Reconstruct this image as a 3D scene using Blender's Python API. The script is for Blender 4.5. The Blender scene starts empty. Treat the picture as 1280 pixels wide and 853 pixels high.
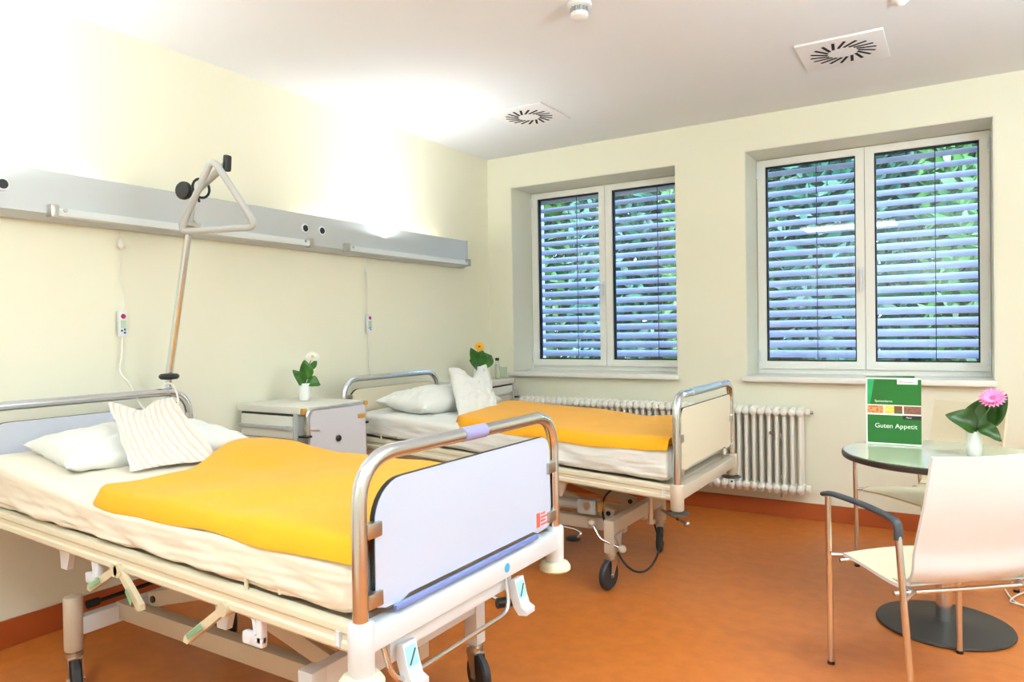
import bpy, bmesh, math, random
from mathutils import Vector, Matrix, noise
random.seed(7)
S = bpy.context.scene
COL = S.collection
PI = math.pi

# ------------------------------------------------------------------ camera
cd = bpy.data.cameras.new('camera'); cam = bpy.data.objects.new('camera', cd); COL.objects.link(cam)
YAW, PIT, ROL = -0.557067922, -0.0139506894, -0.0159268045
fw = Vector((math.sin(YAW)*math.cos(PIT), math.cos(YAW)*math.cos(PIT), math.sin(PIT)))
rt = Vector((math.cos(YAW), -math.sin(YAW), 0)); up = rt.cross(fw)
c_, s_ = math.cos(ROL), math.sin(ROL)
r2 = c_*rt + s_*up; u2 = -s_*rt + c_*up
cam.matrix_world = Matrix(((r2.x, u2.x, -fw.x, 0), (r2.y, u2.y, -fw.y, 0), (r2.z, u2.z, -fw.z, 1.315), (0, 0, 0, 1)))
cd.sensor_width = 36; cd.lens = 893.237/1280*36; cd.clip_start = 0.05
S.camera = cam

# ------------------------------------------------------------------ world, light, exposure
S.view_settings.view_transform = 'Standard'; S.view_settings.look = 'None'
S.view_settings.exposure = 0.05; S.view_settings.gamma = 1; S.view_settings.use_curve_mapping = False
w = bpy.data.worlds.new('sky'); S.world = w; w.use_nodes = True
nt = w.node_tree; bg = nt.nodes['Background']
sky = nt.nodes.new('ShaderNodeTexSky'); sky.sky_type = 'NISHITA'; sky.sun_disc = False
sky.sun_elevation = math.radians(42); sky.sun_rotation = math.radians(200)
nt.links.new(sky.outputs[0], bg.inputs[0]); bg.inputs[1].default_value = 3.0

def area(name, loc, direction, sx, sy, power, color=(1, 1, 1), parent=None, spread=PI):
    l = bpy.data.lights.new(name, 'AREA'); l.shape = 'RECTANGLE'; l.size = sx; l.size_y = sy
    l.energy = power; l.color = color; l.spread = spread
    o = bpy.data.objects.new(name, l); COL.objects.link(o)
    if parent is not None: o.parent = parent; loc = Vector(loc)-ORG[parent.name]
    o.location = loc
    o.rotation_euler = Vector(direction).to_track_quat('-Z', 'Y').to_euler()
    return o
P_FILL_CEIL = 32.0      # each added, unseen ceiling light that brightens the room
P_UP = 19.0        # each uplight in the bed head unit
P_FILL_FLOOR = 120.0   # base power of the added floor uplighters, out of view
C_FILL = (0.67, 0.86, 1.0); C_UP = (0.88, 0.96, 1.0)
ORG = {}

# ------------------------------------------------------------------ materials
def lin(h):
    h = h.lstrip('#'); v = [int(h[i:i+2], 16)/255 for i in (0, 2, 4)]
    return tuple((x/12.92 if x <= .04045 else ((x+.055)/1.055)**2.4) for x in v)+(1,)
def mat(name, col, rough=.5, metal=0, spec=.5, bump=0, bscale=60, var=0, vscale=8, col2=None, emis=None, estr=0, coat=0, sheen=0, trans=0):
    m = bpy.data.materials.new(name); m.use_nodes = True
    n = m.node_tree; b = n.nodes['Principled BSDF']; L = n.links
    b.inputs['Base Color'].default_value = lin(col); b.inputs['Roughness'].default_value = rough
    b.inputs['Metallic'].default_value = metal; b.inputs['Specular IOR Level'].default_value = spec
    b.inputs['Coat Weight'].default_value = coat; b.inputs['Sheen Weight'].default_value = sheen
    b.inputs['Transmission Weight'].default_value = trans
    tc = n.nodes.new('ShaderNodeTexCoord')
    if var or col2:
        nz = n.nodes.new('ShaderNodeTexNoise'); nz.inputs['Scale'].default_value = vscale; nz.inputs['Detail'].default_value = 5
        L.new(tc.outputs['Object'], nz.inputs['Vector'])
        r = n.nodes.new('ShaderNodeValToRGB'); a = lin(col)
        k = 1-var
        r.color_ramp.elements[0].position = .35; r.color_ramp.elements[1].position = .65
        r.color_ramp.elements[0].color = lin(col2) if col2 else (a[0]*k, a[1]*k, a[2]*k, 1)
        r.color_ramp.elements[1].color = a
        L.new(nz.outputs['Fac'], r.inputs['Fac']); L.new(r.outputs['Color'], b.inputs['Base Color'])
    if bump:
        nb = n.nodes.new('ShaderNodeTexNoise'); nb.inputs['Scale'].default_value = bscale; nb.inputs['Detail'].default_value = 4
        L.new(tc.outputs['Object'], nb.inputs['Vector'])
        bp = n.nodes.new('ShaderNodeBump'); bp.inputs['Strength'].default_value = bump; bp.inputs['Distance'].default_value = .01
        L.new(nb.outputs['Fac'], bp.inputs['Height']); L.new(bp.outputs['Normal'], b.inputs['Normal'])
    if emis:
        b.inputs['Emission Color'].default_value = lin(emis); b.inputs['Emission Strength'].default_value = estr
    return m
M = {}
M['wall'] = mat('cream wall paint', '#f2eed8', .75, bump=.03, bscale=200, var=.012, vscale=2)
M['ceiling'] = mat('white ceiling paint', '#e8e9ec', .9)
M['floor'] = mat('orange linoleum', '#c76f2c', .38, spec=.4, col2='#bb6628', vscale=14, bump=.02, bscale=150)
M['base'] = mat('brick red skirting', '#a84c1c', .45)
M['winwhite'] = mat('white window plastic', '#f7f5ee', .35)
M['gasket'] = mat('black rubber gasket', '#0c1018', .6)
M['reveal'] = mat('white reveal paint', '#e9e8d8', .8)
M['slat'] = mat('light blue grey slats', '#d2d0f4', .4, spec=.3)
M['cord'] = mat('dark blind cord', '#16242c', .8)
M['chrome'] = mat('polished chrome', '#dde4ec', .15, 1)
M['steel'] = mat('brushed steel', '#c3bfb8', .3, 1)
M['greymetal'] = mat('grey lacquered metal', '#b9b9b6', .4)
M['white'] = mat('white bed enamel', '#e4e8ee', .35)
M['bedbeige'] = mat('ivory bed enamel', '#e3d9bf', .4)
M['bedgrey'] = mat('warm grey undercarriage enamel', '#cbbba6', .45)
M['panelw'] = mat('pale blue white laminate', '#ccd6ee', .35)
M['panelg'] = mat('pale grey laminate', '#c9cad4', .4)
M['panelb'] = mat('beige laminate', '#e4d6bb', .4)
M['lilac'] = mat('lilac plastic sleeve', '#9c98c8', .4)
M['blue'] = mat('blue plastic strip', '#7f90d2', .4)
M['lever'] = mat('ivory lever plastic', '#d8c9a8', .45)
M['cream'] = mat('cream rubber', '#e2e0c0', .5)
M['black'] = mat('black plastic', '#191a1c', .45)
M['tyre'] = mat('dark grey tyre', '#2c2d31', .6)
M['hub'] = mat('brown wheel hub', '#6d5245', .5)
M['sheet'] = mat('ivory bed sheet', '#ebe0cc', .9, bump=.3, bscale=14, sheen=.2)
M['linen'] = mat('white pillow linen', '#e8e7e0', .9, bump=.3, bscale=22, sheen=.2)
M['yellow'] = mat('golden yellow blanket', '#eba20e', .95, bump=.05, bscale=10, sheen=.1)
M['green'] = mat('green sticker', '#7fa882', .5)
M['keylabel'] = mat('pale green key label', '#b4cbb0', .5)
M['cyan'] = mat('light cyan label', '#a8dcea', .5)
M['cyan2'] = mat('cyan sticker', '#4fb4e4', .5)
M['red'] = mat('red label', '#e86a58', .5)
M['redbtn'] = mat('dark red button', '#b02038', .5)
M['bluebtn'] = mat('dark blue button', '#2a3a78', .5)
M['unit'] = mat('silver aluminium panel', '#c9cccd', .42, .35)
M['unitend'] = mat('blue grey aluminium', '#9fb0b8', .4, .4)
M['clearrail'] = mat('frosted light cover', '#dfe5e6', .25)
M['sock'] = mat('black socket face', '#1c1e1d', .4)
M['nswhite'] = mat('off white cabinet laminate', '#e6e3d8', .4)
M['nsgrey'] = mat('light grey tray laminate', '#d0cdd2', .4)
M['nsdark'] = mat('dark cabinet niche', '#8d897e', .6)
M['orange'] = mat('orange brass clip', '#d09a48', .45)
M['vase'] = mat('white porcelain', '#f3f3f0', .25)
M['leaf'] = mat('dark green leaf', '#2c5a1a', .4, col2='#3f7526', vscale=30)
M['leaf2'] = mat('deep green leaf', '#22400f', .4, col2='#314f18', vscale=30)
M['stem'] = mat('green stem', '#4c7a34', .5)
M['pink'] = mat('pink petals', '#ee86b4', .6)
M['pinkd'] = mat('deep pink flower centre', '#c84a80', .7)
M['petalw'] = mat('white petals', '#f8f6ea', .7)
M['petaly'] = mat('yellow petals', '#f7bd2e', .6)
M['petalo'] = mat('dark orange centre', '#a83a12', .7)
M['rad'] = mat('white radiator enamel', '#f3efe4', .35)
M['chairw'] = mat('off white moulded shell', '#e4e2e2', .4)
M['chaircream'] = mat('cream seat face', '#ece0c0', .4)
M['armgrey'] = mat('dark grey arm pad', '#3b3f45', .5)
M['tabletop'] = mat('pale grey green table laminate', '#c3c6a8', .16, coat=.4)
M['tabledark'] = mat('dark brown table edge', '#3a312b', .45)
M['basedark'] = mat('anthracite table base', '#322f2e', .5, bump=.1, bscale=400)
M['cardgreen'] = mat('green print', '#126320', .3)
M['cardgreen2'] = mat('light green print', '#1f9a58', .3)
M['paper'] = mat('white card', '#f1efe9', .5)
M['txtw'] = mat('white print', '#eef2ea', .5)
M['txtm'] = mat('magenta print', '#a02870', .5)
M['txtg'] = mat('grey print', '#b9b0b4', .5)
M['foodr'] = mat('red apple print', '#c04a24', .4, col2='#e0b070', vscale=120)
M['foody'] = mat('yellow pepper print', '#ecc030', .4, col2='#e8d070', vscale=90)
M['foodb'] = mat('brown meat print', '#6d3b2c', .4, col2='#9a6450', vscale=120)
M['foodg'] = mat('green cucumber print', '#2e6a2c', .4, col2='#8a2a1c', vscale=40)
M['cable'] = mat('white cable', '#efece2', .5)
M['ventw'] = mat('white vent plate', '#eeeae8', .5)
M['ventb'] = mat('black vent slot', '#07090b', .8)
M['detg'] = mat('grey detector grille', '#9ba3a3', .5)
M['lamp'] = mat('lit cover of added lamp', '#ffffff', .5, emis='#fff6ea', estr=4)  # glowing cover of the added, unseen ceiling lights
M['tube'] = mat('lit fluorescent tube', '#ffffff', .5, emis='#fff4de', estr=14)
M['grass'] = mat('grass ground', '#4a6b34', .9, var=.3, vscale=3)
M['fol1'] = mat('bright garden leaf', '#3f6e30', .5, col2='#1d4424', vscale=3)
M['fol2'] = mat('bluish garden leaf', '#245845', .5, col2='#163a30', vscale=3)
M['bark'] = mat('brown bark', '#4c3c2e', .9)
def glass_mat():
    m = bpy.data.materials.new('window glass'); m.use_nodes = True; n = m.node_tree; n.nodes.clear()
    o = n.nodes.new('ShaderNodeOutputMaterial'); t = n.nodes.new('ShaderNodeBsdfTransparent'); g = n.nodes.new('ShaderNodeBsdfGlossy')
    t.inputs[0].default_value = (.93, .985, .985, 1); g.inputs['Roughness'].default_value = .01
    x = n.nodes.new('ShaderNodeMixShader'); f = n.nodes.new('ShaderNodeFresnel'); f.inputs['IOR'].default_value = 1.5
    n.links.new(f.outputs[0], x.inputs[0]); n.links.new(t.outputs[0], x.inputs[1]); n.links.new(g.outputs[0], x.inputs[2])
    n.links.new(x.outputs[0], o.inputs[0]); return m
M['glass'] = glass_mat()
M['bottle'] = mat('clear bottle glass', '#eef6ee', .03, trans=1)
def stripe_mat():
    m = mat('cream striped cushion cotton', '#efe6d6', .9, sheen=.2); n = m.node_tree; b = n.nodes['Principled BSDF']
    uv = n.nodes.new('ShaderNodeUVMap'); wv = n.nodes.new('ShaderNodeTexWave'); wv.bands_direction = 'X'; wv.inputs['Scale'].default_value = 3.6
    wv.inputs['Distortion'].default_value = .6
    n.links.new(uv.outputs[0], wv.inputs['Vector'])
    r = n.nodes.new('ShaderNodeValToRGB'); r.color_ramp.elements[0].color = lin('#e2cfbd'); r.color_ramp.elements[1].color = lin('#eee6d8')
    r.color_ramp.elements[0].position = .12; r.color_ramp.elements[1].position = .45
    n.links.new(wv.outputs['Fac'], r.inputs['Fac']); n.links.new(r.outputs['Color'], b.inputs['Base Color'])
    bp = n.nodes.new('ShaderNodeBump'); bp.inputs['Strength'].default_value = .5; bp.inputs['Distance'].default_value = .01
    n.links.new(wv.outputs['Fac'], bp.inputs['Height']); n.links.new(bp.outputs['Normal'], b.inputs['Normal'])
    return m
M['stripe'] = stripe_mat()

# ------------------------------------------------------------------ mesh builder
V = Vector
class MB:
    def __init__(s): s.bm = bmesh.new()
    def box(s, a, b, bev=0, rot=None, piv=None):
        a, b = V(a), V(b); c = (a+b)/2; d = b-a
        r = bmesh.ops.create_cube(s.bm, size=1); vs = r['verts']
        for v in vs: v.co = V((v.co.x*d.x, v.co.y*d.y, v.co.z*d.z))+c
        if bev:
            es = list({e for v in vs for e in v.link_edges})
            k = bmesh.ops.bevel(s.bm, geom=es, offset=bev, segments=2, profile=.6, affect='EDGES')
            vs = list({v for f in k['faces'] for v in f.verts} | {v for v in vs if v.is_valid})
        if rot is not None:
            p = V(piv) if piv is not None else c
            for v in vs: v.co = rot @ (v.co-p)+p
        return vs
    def cyl(s, p0, p1, r, seg=20, r1=None, cap=True):
        p0, p1 = V(p0), V(p1); d = p1-p0
        k = bmesh.ops.create_cone(s.bm, cap_ends=cap, segments=seg, radius1=r, radius2=r if r1 is None else r1, depth=d.length)
        q = V((0, 0, 1)).rotation_difference(d.normalized())
        for v in k['verts']: v.co = q @ v.co+(p0+p1)/2
        return k['verts']
    def sph(s, c, r, sc=(1, 1, 1), seg=16):
        k = bmesh.ops.create_uvsphere(s.bm, u_segments=seg, v_segments=seg//2+2, radius=r)
        for v in k['verts']: v.co = V((v.co.x*sc[0], v.co.y*sc[1], v.co.z*sc[2]))+V(c)
        return k['verts']
    def tube(s, pts, r, seg=14, closed=False, flat=1.0, upv=None):
        pts = [V(p) for p in pts]; n = len(pts); rings = []; prev = None
        for i, p in enumerate(pts):
            if closed: t = (pts[(i+1) % n]-pts[i-1]).normalized()
            else: t = (pts[min(i+1, n-1)]-pts[max(i-1, 0)]).normalized()
            if prev is None:
                a = V(upv) if upv is not None else (V((0, 0, 1)) if abs(t.z) < .9 else V((0, 1, 0)))
                a = (a-t*a.dot(t)).normalized()
            else:
                a = (prev-t*prev.dot(t)).normalized()
            prev = a; b = t.cross(a)
            rr = r[i] if isinstance(r, (list, tuple)) else r
            rings.append([s.bm.verts.new(p+a*math.cos(2*PI*k/seg)*rr*flat+b*math.sin(2*PI*k/seg)*rr) for k in range(seg)])
        m = n if closed else n-1
        for i in range(m):
            A, B = rings[i], rings[(i+1) % n]
            for k in range(seg): s.bm.faces.new((A[k], A[(k+1) % seg], B[(k+1) % seg], B[k]))
        if not closed:
            s.bm.faces.new(rings[0][::-1]); s.bm.faces.new(rings[-1])
    def lathe(s, c, prof, seg=32, axis=None):
        c = V(c); q = V((0, 0, 1)).rotation_difference(V(axis).normalized()) if axis is not None else None
        rings = []
        for r, z in prof:
            R_ = []
            for k in range(seg):
                p = V((r*math.cos(2*PI*k/seg), r*math.sin(2*PI*k/seg), z))
                R_.append(s.bm.verts.new((q @ p if q else p)+c))
            rings.append(R_)
        for A, B in zip(rings, rings[1:]):
            for k in range(seg): s.bm.faces.new((A[k], A[(k+1) % seg], B[(k+1) % seg], B[k]))
        s.bm.faces.new(rings[0][::-1]); s.bm.faces.new(rings[-1])
    def prism(s, poly, off):     # poly: list of 3D points, extruded by off
        A = [s.bm.verts.new(V(p)) for p in poly]; B = [s.bm.verts.new(V(p)+V(off)) for p in poly]; n = len(A)
        s.bm.faces.new(A); s.bm.faces.new(B[::-1])
        for k in range(n): s.bm.faces.new((A[k], B[k], B[(k+1) % n], A[(k+1) % n]))
    def loft(s, A, B):
        A = [s.bm.verts.new(V(p)) for p in A]; B = [s.bm.verts.new(V(p)) for p in B]; n = len(A)
        s.bm.faces.new(A); s.bm.faces.new(B[::-1])
        for k in range(n): s.bm.faces.new((A[k], B[k], B[(k+1) % n], A[(k+1) % n]))
    def grid(s, f, nu, nv, closed_back=None):
        g = [[s.bm.verts.new(V(f(i/nu, j/nv))) for j in range(nv+1)] for i in range(nu+1)]
        fs = []
        for i in range(nu):
            for j in range(nv): fs.append(s.bm.faces.new((g[i][j], g[i+1][j], g[i+1][j+1], g[i][j+1])))
        return g, fs
def origin_of(p):
    while p.parent is not None: p = p.parent
    return ORG.get(p.name, V((0, 0, 0)))
def obj(name, mb, m, parent=None, smooth=40, label=None, weld=False):
    bm = mb.bm
    if weld: bmesh.ops.remove_doubles(bm, verts=bm.verts, dist=1e-5)
    bmesh.ops.recalc_face_normals(bm, faces=bm.faces)
    o3 = origin_of(parent) if parent is not None else V((0, 0, 0))
    if parent is not None and o3.length: bmesh.ops.translate(bm, verts=bm.verts, vec=-o3)
    me = bpy.data.meshes.new(name); bm.to_mesh(me); bm.free()
    if smooth:
        for p in me.polygons: p.use_smooth = True
        me.set_sharp_from_angle(angle=math.radians(smooth))
    me.materials.append(M[m] if isinstance(m, str) else m)
    o = bpy.data.objects.new(name, me); COL.objects.link(o)
    if parent is not None: o.parent = parent
    if label: o['label'] = label
    return o
def thing(name, label, cat, loc=(0, 0, 0), group=None):
    o = bpy.data.objects.new(name, None); COL.objects.link(o); o.location = loc; o.empty_display_size = .1
    o['label'] = label; o['category'] = cat
    if group: o['group'] = group
    ORG[o.name] = V(loc)
    return o
def single(name, mb, m, label, cat, loc, group=None, **k):   # a thing that is one mesh, its origin at loc
    bmesh.ops.translate(mb.bm, verts=mb.bm.verts, vec=-V(loc))
    o = obj(name, mb, m, None, **k); o.location = loc; o['label'] = label; o['category'] = cat
    ORG[o.name] = V(loc)
    if group: o['group'] = group
    return o
def struct(name, mb, m, parent=None, smooth=0):
    o = obj(name, mb, m, parent, smooth=smooth)
    if parent is None: o['kind'] = 'structure'; ORG[o.name] = V((0, 0, 0))
    return o
def arc(c, r, a0, a1, n, ax='yz'):
    out = []
    for i in range(n+1):
        a = a0+(a1-a0)*i/n; out.append((r*math.cos(a), r*math.sin(a)))
    return out
def rpath(pts, r, n=8):            # rounded polyline
    pts = [V(p) for p in pts]; out = [pts[0]]
    for a, b, c in zip(pts, pts[1:], pts[2:]):
        d1 = (a-b); d2 = (c-b); q = min(r, d1.length*.49, d2.length*.49)
        p0 = b+d1.normalized()*q; p1 = b+d2.normalized()*q
        for i in range(n+1):
            t = i/n; out.append(p0*(1-t)**2+b*2*t*(1-t)+p1*t*t)
    out.append(pts[-1]); return out
def smoothpath(pts, n=8):          # Catmull-Rom
    P = [V(p) for p in pts]; P = [P[0]*2-P[1]]+P+[P[-1]*2-P[-2]]; out = []
    for i in range(1, len(P)-2):
        for k in range(n):
            t = k/n; a, b, c, d = P[i-1:i+3]
            out.append(.5*((2*b)+(-a+c)*t+(2*a-5*b+4*c-d)*t*t+(-a+3*b-3*c+d)*t**3))
    out.append(P[-2]); return out
def text(s, size, m, parent, matrix, name='lettering', ext=.0004):
    cu = bpy.data.curves.new(name, 'FONT'); cu.body = s; cu.size = size; cu.extrude = ext
    t = bpy.data.objects.new(name, cu); COL.objects.link(t); bpy.context.view_layer.update()
    me = bpy.data.meshes.new_from_object(t.evaluated_get(bpy.context.evaluated_depsgraph_get()))
    bpy.data.objects.remove(t); bpy.data.curves.remove(cu)
    mm = matrix.copy(); mm.translation = mm.translation-origin_of(parent)
    me.transform(mm); me.materials.clear(); me.materials.append(M[m])
    o = bpy.data.objects.new(name, me); COL.objects.link(o); o.parent = parent; return o

# ================================================================== SETTING
XL, YW, XR, YB, ZC = -3.45, 5.177, 1.75, -1.0, 2.80
YO = 5.75                                     # outer face of the window wall
W1 = (-3.216, -1.77, .955, 2.535); W2 = (-1.269, .195, .955, 2.56)
b = MB(); b.box((XL-.3, YB-.3, -.1), (XR+.3, YO, 0)); struct('floor', b, 'floor')
b = MB(); b.box((XL-.3, YB-.3, ZC), (XR+.3, YO, ZC+.15)); struct('ceiling', b, 'ceiling')
b = MB(); b.box((XL-.25, YB-.25, 0), (XL, YO, ZC)); struct('wall_left', b, 'wall')
b = MB(); b.box((XR, YB-.25, 0), (XR+.2, YO, ZC)); struct('wall_right', b, 'wall')
b = MB(); b.box((XL, YB-.25, 0), (XR, YB, ZC)); struct('wall_front', b, 'wall')
b = MB()
xs = [XL, W1[0], W1[1], W2[0], W2[1], XR]
for i in range(5):
    if i in (1, 3):
        W = W1 if i == 1 else W2
        b.box((xs[i], YW, 0), (xs[i+1], YO, W[2])); b.box((xs[i], YW, W[3]), (xs[i+1], YO, ZC))
    else: b.box((xs[i], YW, 0), (xs[i+1], YO, ZC))
struct('wall_back', b, 'wall')
b = MB(); b.box((XL, YB, 0), (XL+.012, YW, .118), bev=.003); struct('baseboard_left', b, 'base')
b = MB(); b.box((XL+.012, YW-.012, 0), (XR, YW, .112), bev=.003); struct('baseboard_back', b, 'base')

def window(n, W):
    x0, x1, z0, z1 = W; yf = 5.52
    root = bpy.data.objects.new('window_%d' % n, None); COL.objects.link(root); root.location = ((x0+x1)/2, yf, z0)
    root['kind'] = 'structure'; ORG[root.name] = V(root.location)
    # splay lining of the reveal, painted white
    b = MB(); t = .006
    b.box((x0, YW+.004, z0+.02), (x0+t, yf, z1)); b.box((x1-t, YW+.004, z0+.02), (x1, yf, z1)); b.box((x0, YW+.004, z1-t), (x1, yf, z1))
    obj('reveal_lining', b, 'reveal', root, smooth=0)
    b = MB(); b.box((x0-.02, YW-.057, .935), (x1+.02 if n == 1 else x1+.005, YW, .972), bev=.005)
    b.box((x0, YW-.01, .935), (x1, yf+.03, .972), bev=.004)
    obj('window_sill', b, 'winwhite', root)
    zb = .985
    b = MB(); f = .035
    b.box((x0, yf, zb-.02), (x1, yf+.07, zb+.02)); b.box((x0+.004, yf, z1-f), (x1-.004, yf+.07, z1-.008))
    b.box((x0+.004, yf, zb+.02), (x0+f, yf+.07, z1-f)); b.box((x1-f, yf, zb+.02), (x1-.004, yf+.07, z1-f))
    obj('window_frame', b, 'winwhite', root, smooth=0)
    xm = (x0+x1)/2; zt = z1-.012; zl = zb+.022
    for k, (a, c) in enumerate(((x0+.012, xm-.002), (xm+.002, x1-.012))):
        pa = a+.058; pc = c-.055; pz0 = 1.062; pz1 = z1-.062
        b = MB(); y0, y1 = yf-.018, yf+.055
        b.box((a, y0, zl), (c, y1, pz0)); b.box((a, y0, pz1), (c, y1, zt))
        b.box((a, y0, pz0), (pa, y1, pz1)); b.box((pc, y0, pz0), (c, y1, pz1))
        s = obj('sash', b, 'winwhite', root)
        b = MB(); g = .009; yg0, yg1 = yf+.0, yf+.04
        b.box((pa, yg0, pz0), (pc, yg1, pz0+g)); b.box((pa, yg0, pz1-g), (pc, yg1, pz1))
        b.box((pa, yg0, pz0+g), (pa+g, yg1, pz1-g)); b.box((pc-g, yg0, pz0+g), (pc, yg1, pz1-g))
        obj('gasket', b, 'gasket', s, smooth=0)
        b = MB(); b.box((pa+.002, yf+.018, pz0+.002), (pc-.002, yf+.024, pz1-.002)); obj('glass_pane', b, 'glass', s, smooth=0)
        if k == 0:
            b = MB(); hx = c-.022; b.box((hx-.012, y0-.012, 1.60), (hx+.012, y0, 1.72), bev=.004)
            b.cyl((hx, y0, 1.69), (hx, y0-.045, 1.69), .010); b.box((hx-.010, y0-.05, 1.55), (hx+.010, y0-.032, 1.70), bev=.006)
            obj('handle', b, 'white', s)
        hx = a+.001 if k == 0 else c-.001
        for hz in (zl+.09, zt-.09):
            b = MB(); b.cyl((hx, y0-.006, hz-.045), (hx, y0-.006, hz+.045), .0075, 12)
            b.box((hx-.012, y0-.004, hz-.03), (hx+.012, y0, hz+.03)); obj('hinge', b, 'white', s)
    # mullion strip
    b = MB(); b.box((xm-.008, yf-.006, zl), (xm+.008, yf+.04, zt)); obj('mullion', b, 'greymetal', root, smooth=0)
window(1, W1); window(2, W2)

# exterior venetian blinds
def blind(W, lab):
    x0, x1, z0, z1 = W; y = 5.66
    r = thing('venetian_blind', lab, 'blind', ((x0+x1)/2, y, z0), 'outside venetian blinds')
    pitch = .0755; z = 1.035; k = 0
    ang = math.radians(38)
    while z < z1+.02:
        b = MB(); n = 6; w2 = .041; A = []; 
        top = []; bot = []
        for i in range(n+1):
            t = -1+2*i/n; yy = w2*t*math.cos(ang); zz = w2*t*math.sin(ang)+.006*(1-t*t)
            top.append((yy, zz+.0008)); bot.append((yy, zz-.0008))
        poly = [(x0+.01, y+p[0], z+p[1]) for p in top]+[(x0+.01, y+p[0], z+p[1]) for p in bot[::-1]]
        b.prism(poly, (x1-x0-.02, 0, 0)); obj('slat', b, 'slat', r, smooth=60)
        z += pitch
    for fx in (.275, .785):
        xx = x0+(x1-x0)*fx
        b = MB(); b.box((xx-.0025, y-.034, 1.0), (xx+.0025, y-.031, z1+.03)); b.box((xx-.0025, y+.031, 1.0), (xx+.0025, y+.034, z1+.03))
        obj('ladder_cord', b, 'cord', r, smooth=0)
    b = MB(); b.box((x0+.01, y-.03, .975), (x1-.01, y+.03, .995), bev=.004); obj('bottom_rail', b, 'slat', r)
    for xx in (x0+.006, x1-.014):
        b = MB(); b.box((xx, y-.02, .975), (xx+.008, y+.02, z1+.03)); obj('guide_rail', b, 'slat', r)
blind(W1, 'light blue venetian blind outside the window near the room corner, above far bed')
blind(W2, 'light blue venetian blind outside the right window, above the green menu card')

# garden
b = MB(); b.box((-16, YO, -.3), (9, 24, -.2)); struct('ground', b, 'grass')
def shrub(x, y, h, rad, n, m, lab, seed):
    n = int(n*1.35)
    rnd = random.Random(seed)
    t = thing('garden_shrub', lab, 'shrub', (x, y, -.2), 'garden shrubs behind the blinds')
    b = MB(); b.tube([(x, y, -.2), (x+.05, y, h*.3), (x-.05, y+.05, h*.7)], [.08, .06, .03]); 
    for k in range(6):
        a = rnd.uniform(0, 6.28); b.tube([(x, y, h*.25), (x+rad*.5*math.cos(a), y+rad*.5*math.sin(a), h*.7)], [.03, .012], 6)
    obj('trunk', b, 'bark', t)
    b = MB()
    for i in range(n):
        a = rnd.uniform(0, 2*PI); zz = rnd.random(); rr = rad*(1-abs(2*zz-1)**3*.5)*math.sqrt(rnd.uniform(.1, 1))
        c = V((x+rr*math.cos(a), y+rr*math.sin(a)*.7, -.1+h*zz))
        d = V((rnd.uniform(-1, 1), rnd.uniform(-1, 1), rnd.uniform(-.8, .8))).normalized(); e = d.orthogonal().normalized()
        e = Matrix.Rotation(rnd.uniform(0, 6.28), 3, d) @ e
        l = rnd.uniform(.08, .17)*(1 if h < 5.5 else 1.5); wd = l*.33
        q = [c-d*l, c+e*wd, c+d*l, c-e*wd]
        b.bm.faces.new([b.bm.verts.new(p) for p in q])
    obj('foliage', b, m, t, smooth=0)
row1 = ['leftmost of the front row', 'second from the left in the front row', 'third from the left in the front row', 'middle of the front row', 'third from the right in the front row', 'second from the right in the front row', 'rightmost of the front row']
for i in range(7):
    x, y = -8.3+1.45*i, 9.6-.17*i
    shrub(x, y, 4.4+.3*(i % 3), .70, 3600, 'fol1' if i % 2 == 0 else 'fol2', ('green' if i % 2 == 0 else 'bluish green')+' shrub outside the windows, '+row1[i], i)
for i in range(6):
    x, y = -8.9+1.75*i, 11.6-.1*i
    shrub(x, y, 5.6, .72, 3600, 'fol2' if i % 2 == 0 else 'fol1', ('bluish green' if i % 2 == 0 else 'green')+' tree outside, '+row1[i].replace('front', 'back') if i != 3 else 'green tree outside, fourth from the left in the back row', 20+i)

# ================================================================== ADDED LIGHTS, CEILING FITTINGS
def added_ceiling_lamp(x, y, lab):  # added light panel out of view, only there to brighten the room
    t = thing('added_ceiling_light', lab, 'added ceiling light', (x, y, ZC))
    b = MB(); b.box((x-.66, y-.36, ZC-.06), (x+.66, y+.36, ZC), bev=.005); obj('housing', b, 'ventw', t)
    b = MB(); b.box((x-.6, y-.3, ZC-.068), (x+.6, y+.3, ZC-.058), bev=.003); obj('diffuser', b, 'lamp', t)
    area('added_lamp_glow', (x, y, ZC-.08), (0, 0, -1), 1.2, .6, P_FILL_CEIL, C_FILL, t)
added_ceiling_lamp(-1.3, -.1, 'added rectangular fill light above the room behind the camera, left')
added_ceiling_lamp(1.05, 2.7, 'added rectangular fill light on the right, above and outside the photo, near round table')

def added_floor_lamp(x, y, lab, k):  # added unseen uplighter, standing in for flash bounced off the ceiling
    t = thing('added_floor_lamp', lab, 'added floor lamp', (x, y, 0), 'added floor uplighters')
    b = MB(); b.lathe((x, y, 0), [(.001, 0), (.15, 0), (.15, .012), (.02, .025), (.001, .026)], 32); obj('base', b, 'greymetal', t)
    b = MB(); b.cyl((x, y, .02), (x, y, 1.72), .014, 16); obj('pole', b, 'chrome', t)
    b = MB(); b.lathe((x, y, 1.70), [(.02, 0), (.06, .01), (.22, .12), (.215, .12), (.06, .02), (.001, .012)], 36); obj('bowl_shade', b, 'greymetal', t)
    area('added_bulb_light', (x, y, 1.83), (0, 0, 1), .3, .3, P_FILL_FLOOR*k, C_FILL, t)
added_floor_lamp(-.35, -.72, 'added bowl uplighter for fill light behind the camera, near the front wall', .68)
added_floor_lamp(1.4, 1.9, 'added bowl uplighter for fill light by the right wall, outside the photo', 1.25)

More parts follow.
